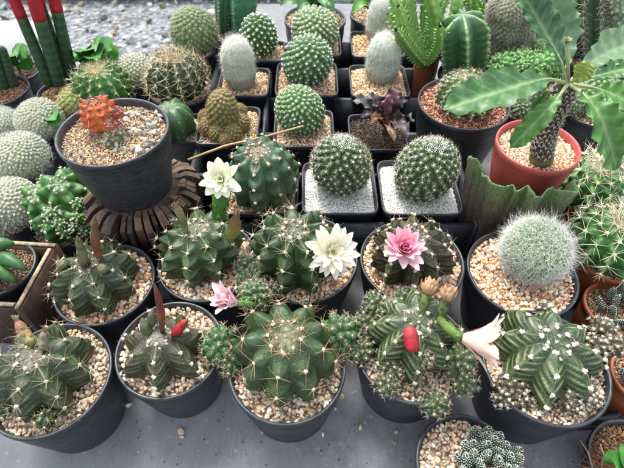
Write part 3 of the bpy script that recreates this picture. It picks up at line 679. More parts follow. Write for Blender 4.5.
s = rpot('black pot fourth in the second row, dark ridged cactus with a bright pink flower', 360, 465, 304, HZ, .09, SALMON, .006, group=ROWS)
p = s.L(411, 254, HZ + .012); R = s.px(42, p)
gymno(s.o, p, R, R * .78, 10, c_br, .7, 5, .3, 1.0, .04, .008, 6, srgb('#b8a68e'), .2, (0, .05), areole=.002)
fp = s.L(403, 250, HZ + .050)
flower(s.o, fp, np.array([-.02, -.42, .85]), [(12, .026, .0050, .75, .95, srgb('#eccdd6'), srgb('#f0cbd8'), .002, 0), (11, .026, .0048, .50, .55, srgb('#ecaac4'), srgb('#f3cddb'), .0015, .001), (9, .022, .0044, .30, .25, srgb('#e898b6'), srgb('#f0bcd0'), .001, .002), (7, .016, .0036, .15, .05, srgb('#e48cac'), srgb('#ecaac2'), .0005, .002)],
       [s.L(406, 262, HZ + .03), s.L(404, 256, HZ + .04), fp], [.004, .0055, .006], srgb('#a5b568'), None, label='bright pink cup shaped flower')
flower(s.o, fp + np.array([-.009, .001, -.003]), np.array([-.75, -.3, .55]), [(4, .012, .004, .2, .7, srgb('#e3e0a8'), srgb('#efe9cf'), .001, 0)], [fp + np.array([0, 0, -.006]), fp + np.array([-.005, 0, -.004])], [.003, .0035], srgb('#a5b568'), None, label='small cream bloom beside the pink flower')

s = rpot('black pot at the right end of the second row, white haired fluffy ball cactus', 467, 580, 319, HZ, .09, SALMON, .0058, group=ROWS)
p = s.L(536, 250, HZ + .024); R = s.px(33, p)
co = tubercled(s.o, p, R, R * .98, 300, srgb('#4a7a48'), srgb('#6d9a62'), .007, 7, srgb('#d5d8d2'), .2, (0, 0), puff=.0008)
hair_coat(co, trans(p), R * .98, R * .96, 3400, .0095, .00011, srgb('#eceeea'), 2.3, 0, 1.0, .7)

# ---- stump and the grafted red cactus on it
s = rpot('black pot raised on the wooden stump, small grafted red cactus on tan gravel', 54, 169, 167, .20, .082, TAN, .0028, taper=.76, fill=.010, lip=.005,
         extra=[(rng.uniform(-.012, .045), rng.uniform(-.03, .046), rng.uniform(.003, .0056), srgb('#b4b0a8') * rng.uniform(.7, 1.1)) for _ in range(60)] + [(rng.uniform(-.04, -.01), rng.uniform(-.045, -.02), .004, srgb('#b4b0a8')) for _ in range(4)])
p = s.L(102, 121, .205); R = s.px(19, p)
mb = MB(); tube(mb, [p + np.array([.002, 0, -.016]), p + np.array([.001, 0, -.004]), p + np.array([0, 0, .004])], [.009, .008, .0075], 12, srgb('#6e7a5c')); so = mb.build('rootstock', M_DULL, s.o)
gymno(s.o, p + np.array([0, 0, .005]), R, R * 1.05, 8, (srgb('#d83c38'), srgb('#e0523e'), srgb('#f0a24a'), srgb('#f0c060')), .4, 5, .30, 1.1, .10, .004, 5, srgb('#6b5a52'), .2, areole=.0012, acol=(.33, .26, .24), name='grafted_cactus')
for (x, y, r_) in ((89, 112, 7), (117, 114, 7), (112, 126, 6)):
    q = s.L(x, y, .215); o = gymno(s.o, q, s.px(r_, q), s.px(r_, q) * .8, 6, (srgb('#b83a34'), srgb('#b8463c'), srgb('#c8744a'), srgb('#c8744a')), .2, 3, .3, 1.2, .08, .003, 4, srgb('#6b5a52'), 0, areole=.001, acol=(.36, .28, .26), name='offset', per=8)
for (x, y) in ((111, 141), (118, 136)): q = s.L(x, y, .197); pup(s.o, q, .0075, 16, G_GREY * .7)
PE = s
st_ = thing('wooden_stump', 'dark carved wooden stump with radiating slats under the raised black pot', 'stump', (s.base[0] + .006, s.base[1], 0))
H_ = s.base[2]; mb = MB(); lathe(mb, [(.001, 0), (.036, 0), (.046, H_ - .012), (.001, H_ - .012)], 48, col=srgb('#2e2119')); lathe(mb, [(.001, H_ - .012), (.047, H_ - .012), (.047, H_), (.001, H_)], 48, col=srgb('#4a3626')); mb.build('core', M_RUST, st_)
mb = MB(); k = 40
for i in range(k):
    a = 2 * np.pi * (i + rng.uniform(-.28, .28)) / k; hw = .0036 * rng.uniform(.6, 1.2); ro = rng.uniform(.063, .074); ri = rng.uniform(.040, .044); dz = rng.uniform(-.005, .003); rb_ = ro * rng.uniform(.66, .76)
    pr = [(ri, H_ - .001 + dz), (ri + .012, H_ + .001 + dz), (ro - .010, H_ - .002 + dz), (ro - .001, H_ - .009 + dz), (ro - .001, H_ - .03), (ro - .008, H_ - .058), (rb_, 0), (.030, 0)]
    c_, s__ = math.cos(a), math.sin(a); V = []; C = []
    top = srgb('#6a5340') * rng.uniform(.35, 1.3); sid = srgb('#3c2e24') * rng.uniform(.3, 1.5)
    for sg in (-1, 1):
        for j, (r, z) in enumerate(pr):
            ww = hw * (.8 + .35 * (r - ri) / .03) * (.82 if j in (0, 7) else 1); V.append((c_ * r - s__ * sg * ww, s__ * r + c_ * sg * ww, z)); C.append(top if j < 4 else sid)
    n_ = len(pr); q = [(j, (j + 1) % n_, n_ + (j + 1) % n_, n_ + j) for j in range(n_)]
    ctr = len(V); 
    for sg in (0, 1): V.append(np.mean(V[sg * n_:(sg + 1) * n_], 0)); C.append(sid)
    t_ = [(ctr + sg, sg * n_ + j, sg * n_ + (j + 1) % n_) for sg in (0, 1) for j in range(n_)]
    mb.add(V, quads=q, tris=t_, col=C)
mb.build('bark_slats', M_RUST, st_, smooth=False)['kind'] = 'stuff'

# ---- square pots
CLR_S = srgb('#4f7a4a')
def tray(name, label, lo, hi, cell, h):
    t = thing(name, label, 'tray', (lo[0], lo[1], 0)); mb = MB(); W, D = hi[0] - lo[0], hi[1] - lo[1]
    box(mb, (0, 0, .0005), (W, D, .004)); mb.build('base', M_TRAY, t)
    mb = MB(); nx, ny = max(1, round(W / cell)), max(1, round(D / cell))
    for i in range(nx + 1): box(mb, (W * i / nx - .003, -.003, .004), (W * i / nx + .003, D + .003, h))
    for j in range(ny + 1):
        for i in range(nx): box(mb, (W * i / nx + .003, D * j / ny - .003, .004), (W * (i + 1) / nx - .003, D * j / ny + .003, h - .001))
    mb.build('divider_grid', M_TRAY, t); return t
def sqm(label, x0, x1, yf, pal, size, **kw): return spot(label, x0, x1, yf, HZ, .085, pal, size, group=SQ, name='potted_cactus', **kw)
s = sqm('square pot of white grit, left of the pair, oval green cactus with white dots', 301, 380, 214, WHITE, .0024, grit=True, bright=.95)
p = s.L(341, 166, HZ + .034); R = s.px(28, p)
tubercled(s.o, p, R, R * 1.36, 240, srgb('#274a2a'), srgb('#426a3c'), .0050, 9, srgb('#b9b2a0'), 0, (0, .0), puff=.0014, pc=(.82, .82, .78), th=.5, jit=.05, central=1, cl=.006, cc=srgb('#7a5f48'), tmax=2.5, woolly=(150, .42, .0008, (.8, .8, .76)))
s = sqm('square pot of white grit, right of the pair, oval green cactus with white spines', 383, 466, 215, WHITE, .0024, grit=True, bright=.95)
p = s.L(426, 171, HZ + .034); R = s.px(29, p)
tubercled(s.o, p, R, R * 1.28, 260, srgb('#2b4e2c'), srgb('#486f40'), .0052, 9, srgb('#c5c0b0'), .5, (.03, .0), puff=.0014, pc=(.82, .82, .78), th=.5, jit=.05, central=1, cl=.006, cc=srgb('#8a7058'), tmax=2.5, woolly=(150, .42, .0008, (.8, .8, .76)))
s = sqm('square pot behind the creamy white flower, large dull green globe cactus', 222, 298, 214, AMBER, .006)
p = s.L(264, 176, HZ + .024); R = s.px(37, p)
gymno(s.o, p, R, R * 1.0, 10, (srgb('#3f6a48'), srgb('#34603f'), srgb('#2f5a3a'), srgb('#5f8f68')), .25, 5, .16, 1.6, .06, .007, 5, srgb('#8f6f55'), .2, (-.1, -.05), areole=.002, top=srgb('#7a6a48'))
s = sqm('small square pot of amber gravel with a brown clump of tiny cactus heads', 193, 257, 144, AMBER, .0048)
p = s.L(224, 118, HZ + .016)
for (x, y, r_, hz) in ((222, 112, 15, .026), (208, 127, 9, .006), (219, 133, 9, .004), (232, 133, 10, .004), (241, 124, 9, .006), (214, 122, 8, .012), (232, 120, 9, .012), (206, 118, 7, .008), (240, 112, 7, .008), (226, 140, 7, 0)):
    q = s.L(x, y, HZ + hz); r__ = s.px(r_, q); tubercled(s.o, q, r__, r__ * (1.5 if r_ > 12 else 1.15), 150 if r_ > 12 else 80, srgb('#5f6a3f'), srgb('#8a7d52'), .0035, 8, srgb('#a98a5f'), 0, name='cactus_head', puff=.0007, pc=(.6, .5, .36), p_=1)
s = sqm('small square pot directly left of the purple leaved plant, round green cactus dotted with white', 272, 335, 147, AMBER, .0046)
p = s.L(300, 112, HZ + .022); R = s.px(26, p)
tubercled(s.o, p, R, R * 1.0, 260, srgb('#3c6a3c'), srgb('#5f8f52'), .003, 10, srgb('#cfd0c0'), 0, (0, 0), puff=.0016, pc=(.70, .76, .66))
s = sqm('small square pot with the taller white dotted globe, middle of its column in the tray', 274, 339, 96, AMBER, .0046)
p = s.L(307, 63, HZ + .032); R = s.px(25, p)
tubercled(s.o, p, R, R * 1.05, 210, srgb('#3a6240'), srgb('#5a8455'), .0028, 9, srgb('#c5ccc0'), .3, (0, 0), puff=.0021, pc=(.66, .72, .64))
s = sqm('small square pot at the back of the middle column, wide white dotted globe', 290, 342, 56, AMBER, .0046)
p = s.L(315, 31, HZ + .026); R = s.px(23, p)
tubercled(s.o, p, R, R * .95, 240, srgb('#4f7550'), srgb('#7a9a70'), .003, 9, srgb('#ccd2c4'), .1, (0, 0), puff=.002, pc=(.7, .74, .66))
s = sqm('small square pot behind the left woolly column, dark green globe with bright white dots', 243, 284, 61, AMBER, .0046)
p = s.L(259, 37, HZ + .026); R = s.px(19, p)
tubercled(s.o, p, R, R * 1.15, 150, srgb('#265226'), srgb('#3d7038'), .0018, 6, srgb('#d8d8c8'), .1, (0, 0), puff=.0026, pc=(.78, .80, .70))
def woolly(s, px_, py_, rpx, hh, z0, lean=(0, 0)):
    base = s.L(px_, py_, z0); R = s.px(rpx, base); H = hh / 2; M = trans(base + np.array([0, 0, H]), 0, lean)
    mb = MB(); th = np.linspace(0, 2 * np.pi, 32, endpoint=False); u = np.linspace(0, 1, 26)
    prof = np.where(u < .25, .66 + .3 * np.sin(u / .25 * np.pi / 2), np.where(u < .6, .97 + .03 * np.sin(u * 7), 1.0)) * np.where(u > .5, np.sqrt(np.clip(1 - ((u - .5) / .5) ** 2.4, 0, 1)), 1)
    TH, U = np.meshgrid(th, u); PR = np.interp(U, u, prof) * R * (1 + .04 * np.cos(TH * 16))
    mb.add(xf(M, np.stack([PR * np.cos(TH), PR * np.sin(TH), U * hh - H], -1).reshape(-1, 3)), quads=grid_faces(32, 26, True), col=srgb('#b0b8aa'))
    o = mb.build('cactus', M_DULL, s.o)
    n_ = 5600; uu = rng.uniform(0, 1, n_) ** .9; aa = rng.uniform(0, 2 * np.pi, n_); aa = np.where(rng.random(n_) < .75, np.round(aa * 18 / (2 * np.pi)) * 2 * np.pi / 18 + rng.normal(0, .05, n_), aa)
    rr = np.interp(uu, u, prof) * R; P = np.stack([rr * np.cos(aa), rr * np.sin(aa), uu * hh - H], 1)
    D = np.stack([np.cos(aa), np.sin(aa), np.where(uu > .8, 1.2, -.25)], 1) * np.array([.55, .55, 1]) + rng.normal(0, .45, (n_, 3)); cl = np.where(uu[:, None] < .3, srgb('#b7a98e'), srgb('#f0f1ee')) * rng.uniform(.85, 1.1, (n_, 1))
    hb = MB(); spines(hb, xf(M, P), D, rng.uniform(.004, .010, n_), .00012, rng.normal(0, .35, (n_, 3)) - np.stack([np.cos(aa), np.sin(aa), 0 * aa + .8], 1) * .25, np.minimum(cl, .9)); hb.build('hair', M_HAIR, o, kind='stuff')
s = sqm('small square pot at the left with a tufted white woolly column cactus', 215, 268, 96, AMBER, .0046); woolly(s, 241, 86, 15.5, .080, HZ - .006, (-.03, 0))
s = sqm('small square pot on orange gravel in front right of the tray, white woolly column cactus', 351, 412, 97, AMBER, .005, bright=1.05); woolly(s, 381, 80, 16, .076, HZ - .006)
s = sqm('rearmost square pot of woolly column cactus, half hidden by another woolly column', 352, 406, 57, AMBER, .005); woolly(s, 379, 40, 13.5, .076, HZ - .006)
# the purple leaved plant
s = spot('square black pot with drooping dusty purple leaves', 350, 410, 150, HZ, .085, [srgb('#4a3a30'), srgb('#5f4a3c'), srgb('#3a2e28')], .004, cat='plant', name='potted_plant')
def leafpart(s, pts, wd, up, col, col2=None, vein=None, cup=.15, wave=0, nwave=5, fold=0, name='leaf', thick=.0008, nw=9, label=None, n=22, wprof=None, mat=None):
    pts = np.asarray(pts, float); k = np.linspace(0, 1, len(pts)); kk = np.linspace(0, 1, n)
    if len(pts) == 3: B = np.stack([(1 - kk) ** 2, 2 * kk * (1 - kk), kk ** 2], 1); cpt = 2 * pts[1] - .5 * (pts[0] + pts[2]); Pp = B @ np.array([pts[0], cpt, pts[2]])
    else: Pp = np.stack([np.interp(kk, k, pts[:, i]) for i in range(3)], 1)
    x, y = zip(*(wprof or ((0, .05), (.12, .3), (.35, .85), (.55, 1), (.75, .85), (.9, .5), (1, .02)))); wq = np.interp(kk, x, y) * wd
    mb = MB(); blade(mb, Pp, wq, np.asarray(up, float), cup, wave, nwave, thick, nw, col, col2, vein, fold); o = mb.build(name, mat or M_LEAF, s.o)
    if label: o['label'] = label
    return o
PUR = srgb('#44373d'); PUR2 = srgb('#5c5658'); c0 = s.L(385, 128, HZ + .006)
for (x, y, dz, wv, ca) in ((352, 101, .045, .011, PUR2), (366, 96, .052, .012, PUR2), (398, 90, .055, .013, srgb('#7a4f5e')), (408, 102, .05, .012, PUR), (414, 122, .04, .013, PUR2), (408, 138, .034, .012, PUR), (394, 142, .026, .010, srgb('#7a5a3f')), (370, 124, .03, .009, srgb('#8a6238')), (372, 106, .05, .011, PUR), (360, 118, .034, .010, PUR), (386, 98, .055, .010, srgb('#8a5f6e'))):
    t_ = s.L(x, y, HZ + dz); leafpart(s, [c0 + (t_ - c0) * .08, c0 + (t_ - c0) * .5 + np.array([0, 0, .016]), t_], wv * rng.uniform(.6, .9), (rng.normal(0, .4), -.3, 1), ca, ca * rng.uniform(.7, 1.3), ca * .7, .3, .35, 4, thick=.001)
mb = MB(); tube(mb, [c0 + np.array([0, 0, -.012]), c0 + np.array([.002, 0, .004]), c0 + np.array([0, 0, .02])], .004, 8, srgb('#6a4a3c')); mb.build('stem', M_BARK, s.o)
A = at(196, 150, 0); tray('seedling_tray', 'black gridded plastic tray holding the small square cactus pots', (-.165, .385), (.205, .83), .0925, .072)
# dry stalk across the pots
mb = MB(); tube(mb, [at(188, 160, HZ + .004), at(225, 146, HZ + .012), at(268, 136, HZ + .02), at(303, 126, HZ + .055)], [.0018, .0018, .0016, .0012], 8, srgb('#b59a72')); tube(mb, [at(264, 137, HZ + .02), at(262, 133, HZ + .024)], .0012, 6, srgb('#b59a72'))
tag(mb.build('dry_stalk', M_DULL), 'thin straw coloured dry stalk lying across the square pots', 'stalk')

# ---- back left
def fuzzyball(label, x, y, rpx, zc, n=420, col='#8c988a', wool='#ccd0c8', pr=None, squash=.88, pot=True, spl=.0022):
    p = at(x, y, zc); R = rpx * depth(p) / FPX; s = Potted(); h = .075; s.base = np.array([p[0], p[1], 0]); s.r = R * (pr or .92)
    s.o = thing('potted_cactus', label, 'cactus', s.base); round_pot(s.o, s.r, h); gravel(s.o, s.r - .004, h - .008, .005, PALE)
    tubercled(s.o, p - s.base, R, R * squash, n, srgb(col), srgb(col) * 1.3, spl, 12, srgb('#ccd6cc'), 0, (0, 0), puff=R * .036, pc=srgb(wool), th=.3, phi=1.35, jit=.03); hair_coat(s.o, trans(p - s.base), R * 1.0, R * squash, 1800, R * .12, .00012, srgb('#dfe2dc'), 2.0, 0, 1.2, 1.3); return s
fuzzyball('whitish felted ball cactus, rearmost of the pale balls at the left edge', 40, 121, 23, .085)
fuzzyball('large pale felted ball cactus at the left edge beside the raised pot', 20, 158, 29, .09, 520)
fuzzyball('smallest pale felted ball cactus cut by the left edge', 2, 124, 19, .08)
fuzzyball('lowest pale felted ball cactus cut by the left edge above the wooden box', 8, 206, 30, .08, 520)
fuzzyball('small pale felted ball cactus behind the golden spined barrel', 136, 72, 19, .08, 300)
s = rpot('black pot holding a bright green barrel cactus with a yellow woolly crown', 76, 134, 112, .08, .08, PALE, .005)
p = s.L(103, 90, .094); R = s.px(30, p)
o = gymno(s.o, p, R, R * .8, 15, (srgb('#5fa04a'), srgb('#4a8f40'), srgb('#3a7a38'), srgb('#6aa550')), .1, 6, .22, 1.0, .03, .011, 6, srgb('#d8cfa0'), .2, areole=.0016, top=srgb('#c9bd8a'), acol=(.68, .62, .42), per=8, phi=.8, sr=.00028)
s = rpot('black pot tucked below the bright barrel, small straw spined cactus', 58, 98, 122, .075, .075, PALE, .005)
p = s.L(77, 103, .085); R = s.px(17, p); tubercled(s.o, p, R, R * .95, 130, srgb('#6a8a4a'), srgb('#8aa35f'), .007, 9, srgb('#d8c890'), puff=.0009, sr=.00022)
s = rpot('black pot in front of the yard gravel, ball cactus with long cream star spines', 149, 213, 107, .085, .085, PALE, .0055)
p = s.L(178, 80, .108); R = s.px(28, p)
gymno(s.o, p, R, R * .95, 14, (srgb('#3f5f42'), srgb('#35553c'), srgb('#2f4c36'), srgb('#5c7a5c')), .1, 7, .16, 1.2, .03, .016, 9, srgb('#d9c8a2'), .1, areole=.0018, phi=1.1, per=8, sr=.00035, acol=(.7, .62, .46))
s = rpot('black pot at the rear left, ball cactus green above and brownish below', 172, 216, 60, HZ, .09, PALE, .0055)
p = s.L(194, 33, HZ + .022); R = s.px(23, p)
tubercled(s.o, p, R, R * 1.05, 260, srgb('#4a7248'), srgb('#6f9a62'), .008, 7, srgb('#b5ad98'), puff=.0011, sr=.00025)
s = spot('square pot behind the raised black pot, smooth blue green ribbed globe', 158, 206, 142, .085, .08, PALE, .005)
p = s.L(174, 122, .1); R = s.px(22, p)
gymno(s.o, p, R, R * .95, 8, (srgb('#4f7f52'), srgb('#457549'), srgb('#3a6a42'), srgb('#5f8f62')), 0, 5, .16, 1.6, .0, .0002, 1, srgb('#6f9a70'), .2, areole=.0006, keep=.02)
# bright green clump
s = rpot('bright green clustering cactus with many pups, left of the wooden stump', 28, 104, 248, .05, .05, PALE, .005)
for (x, y, r_, hz) in ((68, 196, 27, .035), (45, 205, 22, .03), (88, 186, 20, .03), (62, 222, 24, .018)):
    q = s.L(x, y, .05 + hz); R = s.px(r_, q); gymno(s.o, q, R, R * 1.0, 7, (srgb('#4f9440'), srgb('#428438'), srgb('#397833'), srgb('#62a04e')), .1, 4, .26, 1.4, .09, .004, 5, srgb('#d8d8c0'), .2, (rng.uniform(-.3, .3), -.3), areole=.0016, acol=(.72, .74, .6), name='cactus_head', per=10)
for i in range(26):
    a = i * 2.4; rr = 12 + 24 * math.sqrt(i / 26); q = s.L(66 + rr * math.cos(a) * 1.05, 204 + rr * math.sin(a) * .9, .05 + .062 - .0011 * rr)
    pup(s.o, q, .0072 * rng.uniform(.8, 1.25), 14, srgb('#4f8a40'), srgb('#dfe0cc'), .0016, .0035)
# wooden box and pot in it
K1, K2 = at(57, 242, .0868), at(20, 309, .0868); e_ = K1 - K2; W_ = np.linalg.norm(e_) / 2; nv_ = np.array([-e_[1], e_[0], 0]) / (2 * W_)
cx = (K1 + K2) / 2 + nv_ * W_; bx_ = thing('wooden_planter', 'rustic dark wooden box planter with pale cut edges at the left edge', 'planter', (cx[0], cx[1], 0)); bx_.rotation_euler = (0, 0, math.atan2(e_[1], e_[0]) - np.pi / 2)
for k in range(4):
    w_ = MB(); M = np.eye(4); a = k * np.pi / 2; M[:2, :2] = [[math.cos(a), -math.sin(a)], [math.sin(a), math.cos(a)]]
    box(w_, (W_ - .009, -W_ + .0005, .001), (W_, W_ - .0095, .084), M, srgb('#4f3a29')); w_.build('side_board', M_RUST, bx_)
    w_ = MB(); box(w_, (W_ - .0065, -W_ + .0006, .0845), (W_ - .0025, W_ - .0096, .0868), M, srgb('#b5a283')); w_.build('cut_edge', M_RUST, bx_)
s = rpot('round black pot inside the wooden box, plump green finger leaves on brown soil', -40, 36, 297, .086, .083, [srgb('#7a5f4a'), srgb('#94765c'), srgb('#5a4436')], .003)
for (a0, b0, r_) in (((-8, 258, .0), (26, 270, .018), .0085), ((-14, 262, .004), (14, 244, .03), .009), ((-16, 268, 0), (16, 282, .008), .008)):
    A, B = s.L(*a0[:2], HZ + a0[2]), s.L(*b0[:2], HZ + b0[2]); mb = MB(); u = np.linspace(0, 1, 12)[:, None]; pts = A + (B - A) * u + np.array([0, 0, .012]) * np.sin(np.pi * u)
    tube(mb, pts, r_ * np.sin(np.pi * (.18 + .8 * u[:, 0])) ** .6, 14, srgb('#3f6f3a') * rng.uniform(.85, 1.2, (12, 1))); mb.build('leaf', M_LEAF, s.o)
# sansevierias
def cyl_leaf(s, px0, py0, z0, px1, py1, r, red=None, ln=1.0, dark=srgb('#3c5a42')):
    A = s.L(px0, py0, z0); Yb = A[1] + s.base[1]; B = s.Y(px1, py1, Yb); T = A + (B - A) * ln; u = np.linspace(0, 1, 26)
    cut = 1 if red is None else red; mb = MB(); uu = u * cut; pts = A + (T - A) * uu[:, None]; c = np.array([dark * (1.25 if (i % 3) == 0 else .9) * (1 + .15 * math.sin(i * 2.1)) for i in range(26)])
    rad = r * (1 - .25 * uu); tube(mb, pts, rad if red is not None else rad * np.clip((1.02 - uu) * 9, .05, 1) ** .5, 16, c); o = mb.build('leaf', M_LEAF, s.o)
    if red is not None:
        mb = MB(); uu = np.linspace(cut, 1, 14); rd = (r * (1 - .25 * uu) + .0006) * np.clip((1.005 - uu) * 14, .1, 1) ** .5; rd[0] *= .96
        tube(mb, A + (T - A) * uu[:, None], rd, 16, srgb('#a81828') * rng.uniform(.8, 1.1, (14, 1))); mb.build('red_tip', M_DULL, o)
s = rpot('black pot of upright dark green cylinder leaves with red dipped tips', 36, 82, 104, .075, .075, [srgb('#8a6a4c'), srgb('#a58560'), srgb('#6a5240')], .004, cat='plant', name='potted_plant')
for (x0, y0, x1, y1, r, cut, ln) in ((50, 84, 21.5, 17, .0090, .52, 1.93), (60, 84, 40, 20, .0108, .52, 1.93), (72, 76, 57, 11, .0098, .52, 1.93), (66, 76, 42, 8, .0075, .56, 1.8)): cyl_leaf(s, x0, y0, .07, x1, y1, r, cut, ln)
s = rpot('black pot of bare green cylinder leaves cut by the left edge', -34, 29, 107, .075, .075, [srgb('#8a6a4c'), srgb('#a58560'), srgb('#6a5240')], .004, cat='plant', name='potted_plant')
for (x0, y0, x1, y1, r) in ((4, 88, -12, 36, .010), (14, 86, 1, 46, .0085), (-8, 90, -26, 30, .010), (-2, 82, -10, 44, .009)): cyl_leaf(s, x0, y0, .07, x1, y1, r, None, 1.0)
# broad leaved seedlings
def rosette(label, x, y, z, leaves, col, cat='plant'):
    p = at(x, y, z); s = Potted(); s.base = np.array([p[0], p[1], 0]); s.r = .035; s.o = thing('potted_plant', label, cat, s.base); round_pot(s.o, .035, .06); gravel(s.o, .032, .053, .004, [srgb('#6a5240'), srgb('#4a3a2e')])
    c0 = np.array([0, 0, .053])
    for (lx, ly, dz, wv) in leaves:
        t_ = s.L(lx, ly, dz); d = t_ - c0; leafpart(s, [c0 + d * .05, c0 + d * .5 + np.array([0, 0, .02]), t_], wv, (0, -.5, 1), col, col * 1.2, col * 1.6, .25, .1, 2, thick=.001, wprof=((0, .12), (.2, .2), (.4, .7), (.65, 1), (.85, .85), (.96, .4), (1, .05)))
    return s
BRG = srgb('#3f7f30')
rosette('pot of glossy broad bright green leaves behind the yellow crowned barrel', 98, 72, .05, ((76, 62, .10, .021), (84, 52, .12, .02), (97, 48, .13, .02), (112, 50, .12, .02), (118, 60, .10, .019), (100, 58, .12, .02), (90, 66, .09, .018)), BRG)
rosette('pot of rounded green leaves behind the leftmost bare leaves', 22, 76, .05, ((14, 60, .1, .018), (27, 58, .1, .019), (18, 55, .12, .017), (32, 70, .08, .015)), BRG)
rosette('small pot with a single green leaf left of the raised pot', 62, 140, .045, ((56, 120, .11, .012), (60, 126, .10, .012), (70, 152, .07, .010)), srgb('#46803c'))

# ---- back right
s = rpot('wide black pot of reddish gravel, low green cactus with pale spines', 418, 511, 130, .125, .125, REDDISH, .0042, taper=.74)
p = s.L(466, 96, .140); R = s.px(29, p)
gymno(s.o, p, R, R * .72, 16, (srgb('#6f9a55'), srgb('#5f8c4a'), srgb('#4f7d40'), srgb('#7fa565')), .1, 7, .2, 1.1, .04, .0075, 10, srgb('#cbb6a0'), .2, areole=.0014, phi=1.0, per=8, sr=.0002, acol=(.7, .66, .55))
# red pot with the spiny trunk plant
RZ = .16
st2 = Potted(); s = rpot('red plastic pot with a spiny trunk and long jagged green leaves', 496, 582, 172, RZ, .085, SALMON, .004, cat='plant', name='potted_plant', mat=M_RED, taper=.72, fill=.010, lip=.008)
RB = s.base.copy()
sp = thing('plant_pot', 'empty black pot upturned under the red plastic pot', 'pot', (RB[0], RB[1], 0)); mb = MB(); hh = RB[2] - .0005; lathe(mb, [(.001, hh), (.036, hh), (.038, hh - .002), (.046, .006), (.049, .006), (.049, 0), (.001, 0)], 64); mb.build('pot_body', M_POT, sp)
A = s.L(541, 160, RZ - .006); Yb = A[1] + s.base[1]; C0 = s.Y(568, 84, Yb - .004); k = 24; u = np.linspace(0, 1, k)[:, None]; pts = A + (C0 - A) * u + np.array([-.006, 0, 0]) * np.sin(np.pi * u)
mb = MB(); rad = np.interp(u[:, 0], [0, .12, .5, .85, 1], [.013, .0125, .0115, .012, .009]); tube(mb, pts, rad, 20, np.array([srgb('#6f7a4c') + (srgb('#3c302a') - srgb('#6f7a4c')) * min(1, float(x) * 6) for x in u]))
tr = mb.build('trunk', M_BARK, s.o)
i_ = rng.uniform(.12, 1, 230); an = np.arange(230) * 2.399963; AX = nrm(C0 - A); e1, e2 = frame(AX); e1, e2 = e1[0], e2[0]; i_ = np.sort(i_)
Pp = np.stack([np.interp(i_, u[:, 0], pts[:, j]) for j in range(3)], 1); Dn = np.cos(an)[:, None] * e1 + np.sin(an)[:, None] * e2; Pp = Pp + Dn * np.interp(i_, u[:, 0], rad)[:, None]
mb = MB(); puffs(mb, Pp, Dn, .0016, srgb('#b5ad9c')); radial(mb, Pp, Dn, 3, .9, .005, .00035, 0, srgb('#cfc6b8')); mb.build('spines', M_SPINE, tr, kind='stuff')
LG = srgb('#42703f'); LG2 = srgb('#4d8236'); LGP = srgb('#7c9c78')
def big(pts, wd, up, col, label=None, wave=.22, vein=srgb('#8fae7a'), fold=.25, tail=.2):
    """leaf with a pale stalk: pts are picture points (x, y, dY from the crown)"""
    W3 = [C0] + [s.Y(x, y, Yb + dy) for (x, y, dy) in pts]; mb = MB(); W3 = np.array(W3); 
    # Catmull-like resampling
    NB = 100; kk = np.linspace(0, 1, NB); kn = np.linspace(0, 1, len(W3)); P3 = np.stack([np.interp(kk, kn, W3[:, j]) for j in range(3)], 1)
    for _ in range(60): P3[1:-1] = (P3[:-2] + 2 * P3[1:-1] + P3[2:]) / 4
    t0 = int(tail * NB); wq = np.interp(np.linspace(0, 1, NB - t0), [0, .15, .4, .6, .8, .93, 1], [.08, .45, .9, 1, .85, .45, .03]) * wd
    sw = (np.linspace(0, 9, NB - t0) + rng.uniform(0, 1)) % 1; wq = wq * (1 - .16 * sw ** 1.5 + .05 * np.sin(np.linspace(0, 17, NB - t0)))
    blade(mb, P3[t0:], wq, np.asarray(up, float), .1, wave, 6, .0014, 25, col, col * 1.05, vein, fold, 9); o = mb.build('leaf', M_LEAF, s.o)
    if label: o['label'] = label
    mb = MB(); tube(mb, P3[:t0 + 16:3], np.linspace(.0026, .0009, len(P3[:t0 + 16:3])), 8, srgb('#a9b58a')); mb.build('stalk', M_LEAF, o)
big([(548, 78, -.02), (520, 85, -.045), (478, 98, -.065), (443, 110, -.075)], .020, (0, -.35, 1), LG, 'long jagged leaf reaching left', .16)
big([(584, 94, -.03), (600, 115, -.05), (610, 145, -.06), (616, 170, -.065)], .021, (.35, -.8, .5), LG2, 'leaf hanging down at the right', .14)
big([(562, 62, .0), (548, 38, .02), (534, 14, .035), (520, -10, .045)], .015, (.25, -.9, .3), srgb('#3f6b4a'), 'upright folded dark leaf', .14, fold=.6)
big([(566, 62, .02), (562, 40, .04), (556, 15, .05), (550, -12, .05)], .020, (.15, -.95, .3), LGP, 'broad pale upright leaf', .12)
big([(560, 95, -.03), (545, 112, -.045), (526, 132, -.05), (510, 148, -.05)], .011, (-.3, -.6, .7), LG2, 'narrow bright leaf drooping left', .1)
big([(548, 92, .0), (542, 100, .0), (538, 108, 0), (535, 120, 0)], .010, (0, -.9, .3), LG2, None, .08)
big([(590, 78, .01), (612, 72, .02), (640, 66, .02)], .012, (0, -.4, 1), LG, None, .12, tail=.35)
big([(596, 88, -.01), (622, 98, -.02), (648, 118, -.03)], .016, (.2, -.6, .8), LG2, None, .12, tail=.3)
big([(580, 76, -.01), (586, 68, -.012), (590, 62, -.012)], .010, (-.4, -.6, .6), srgb('#9aa84f'), 'small yellowish young leaf', .1, tail=.1)
big([(592, 60, .03), (615, 48, .05), (640, 40, .06)], .022, (0, -.6, .8), LGP, None, .12, tail=.2)
a = C0; b2 = s.Y(566, 44, Yb); mb = MB(); tube(mb, [a, (a + b2) / 2 + np.array([.001, 0, 0]), b2], [.0022, .0016, .0014], 8, srgb('#a3a87c')); o = mb.build('flower_stalk', M_LEAF, s.o)
mb = MB()
for i in range(7): 
    q = mat_axis(b2, (0, 0, 1), 1, i * .9); petal_shape(mb, q, .007, .0018, .3, 1.2, srgb('#6f8048'), srgb('#8a8f58'))
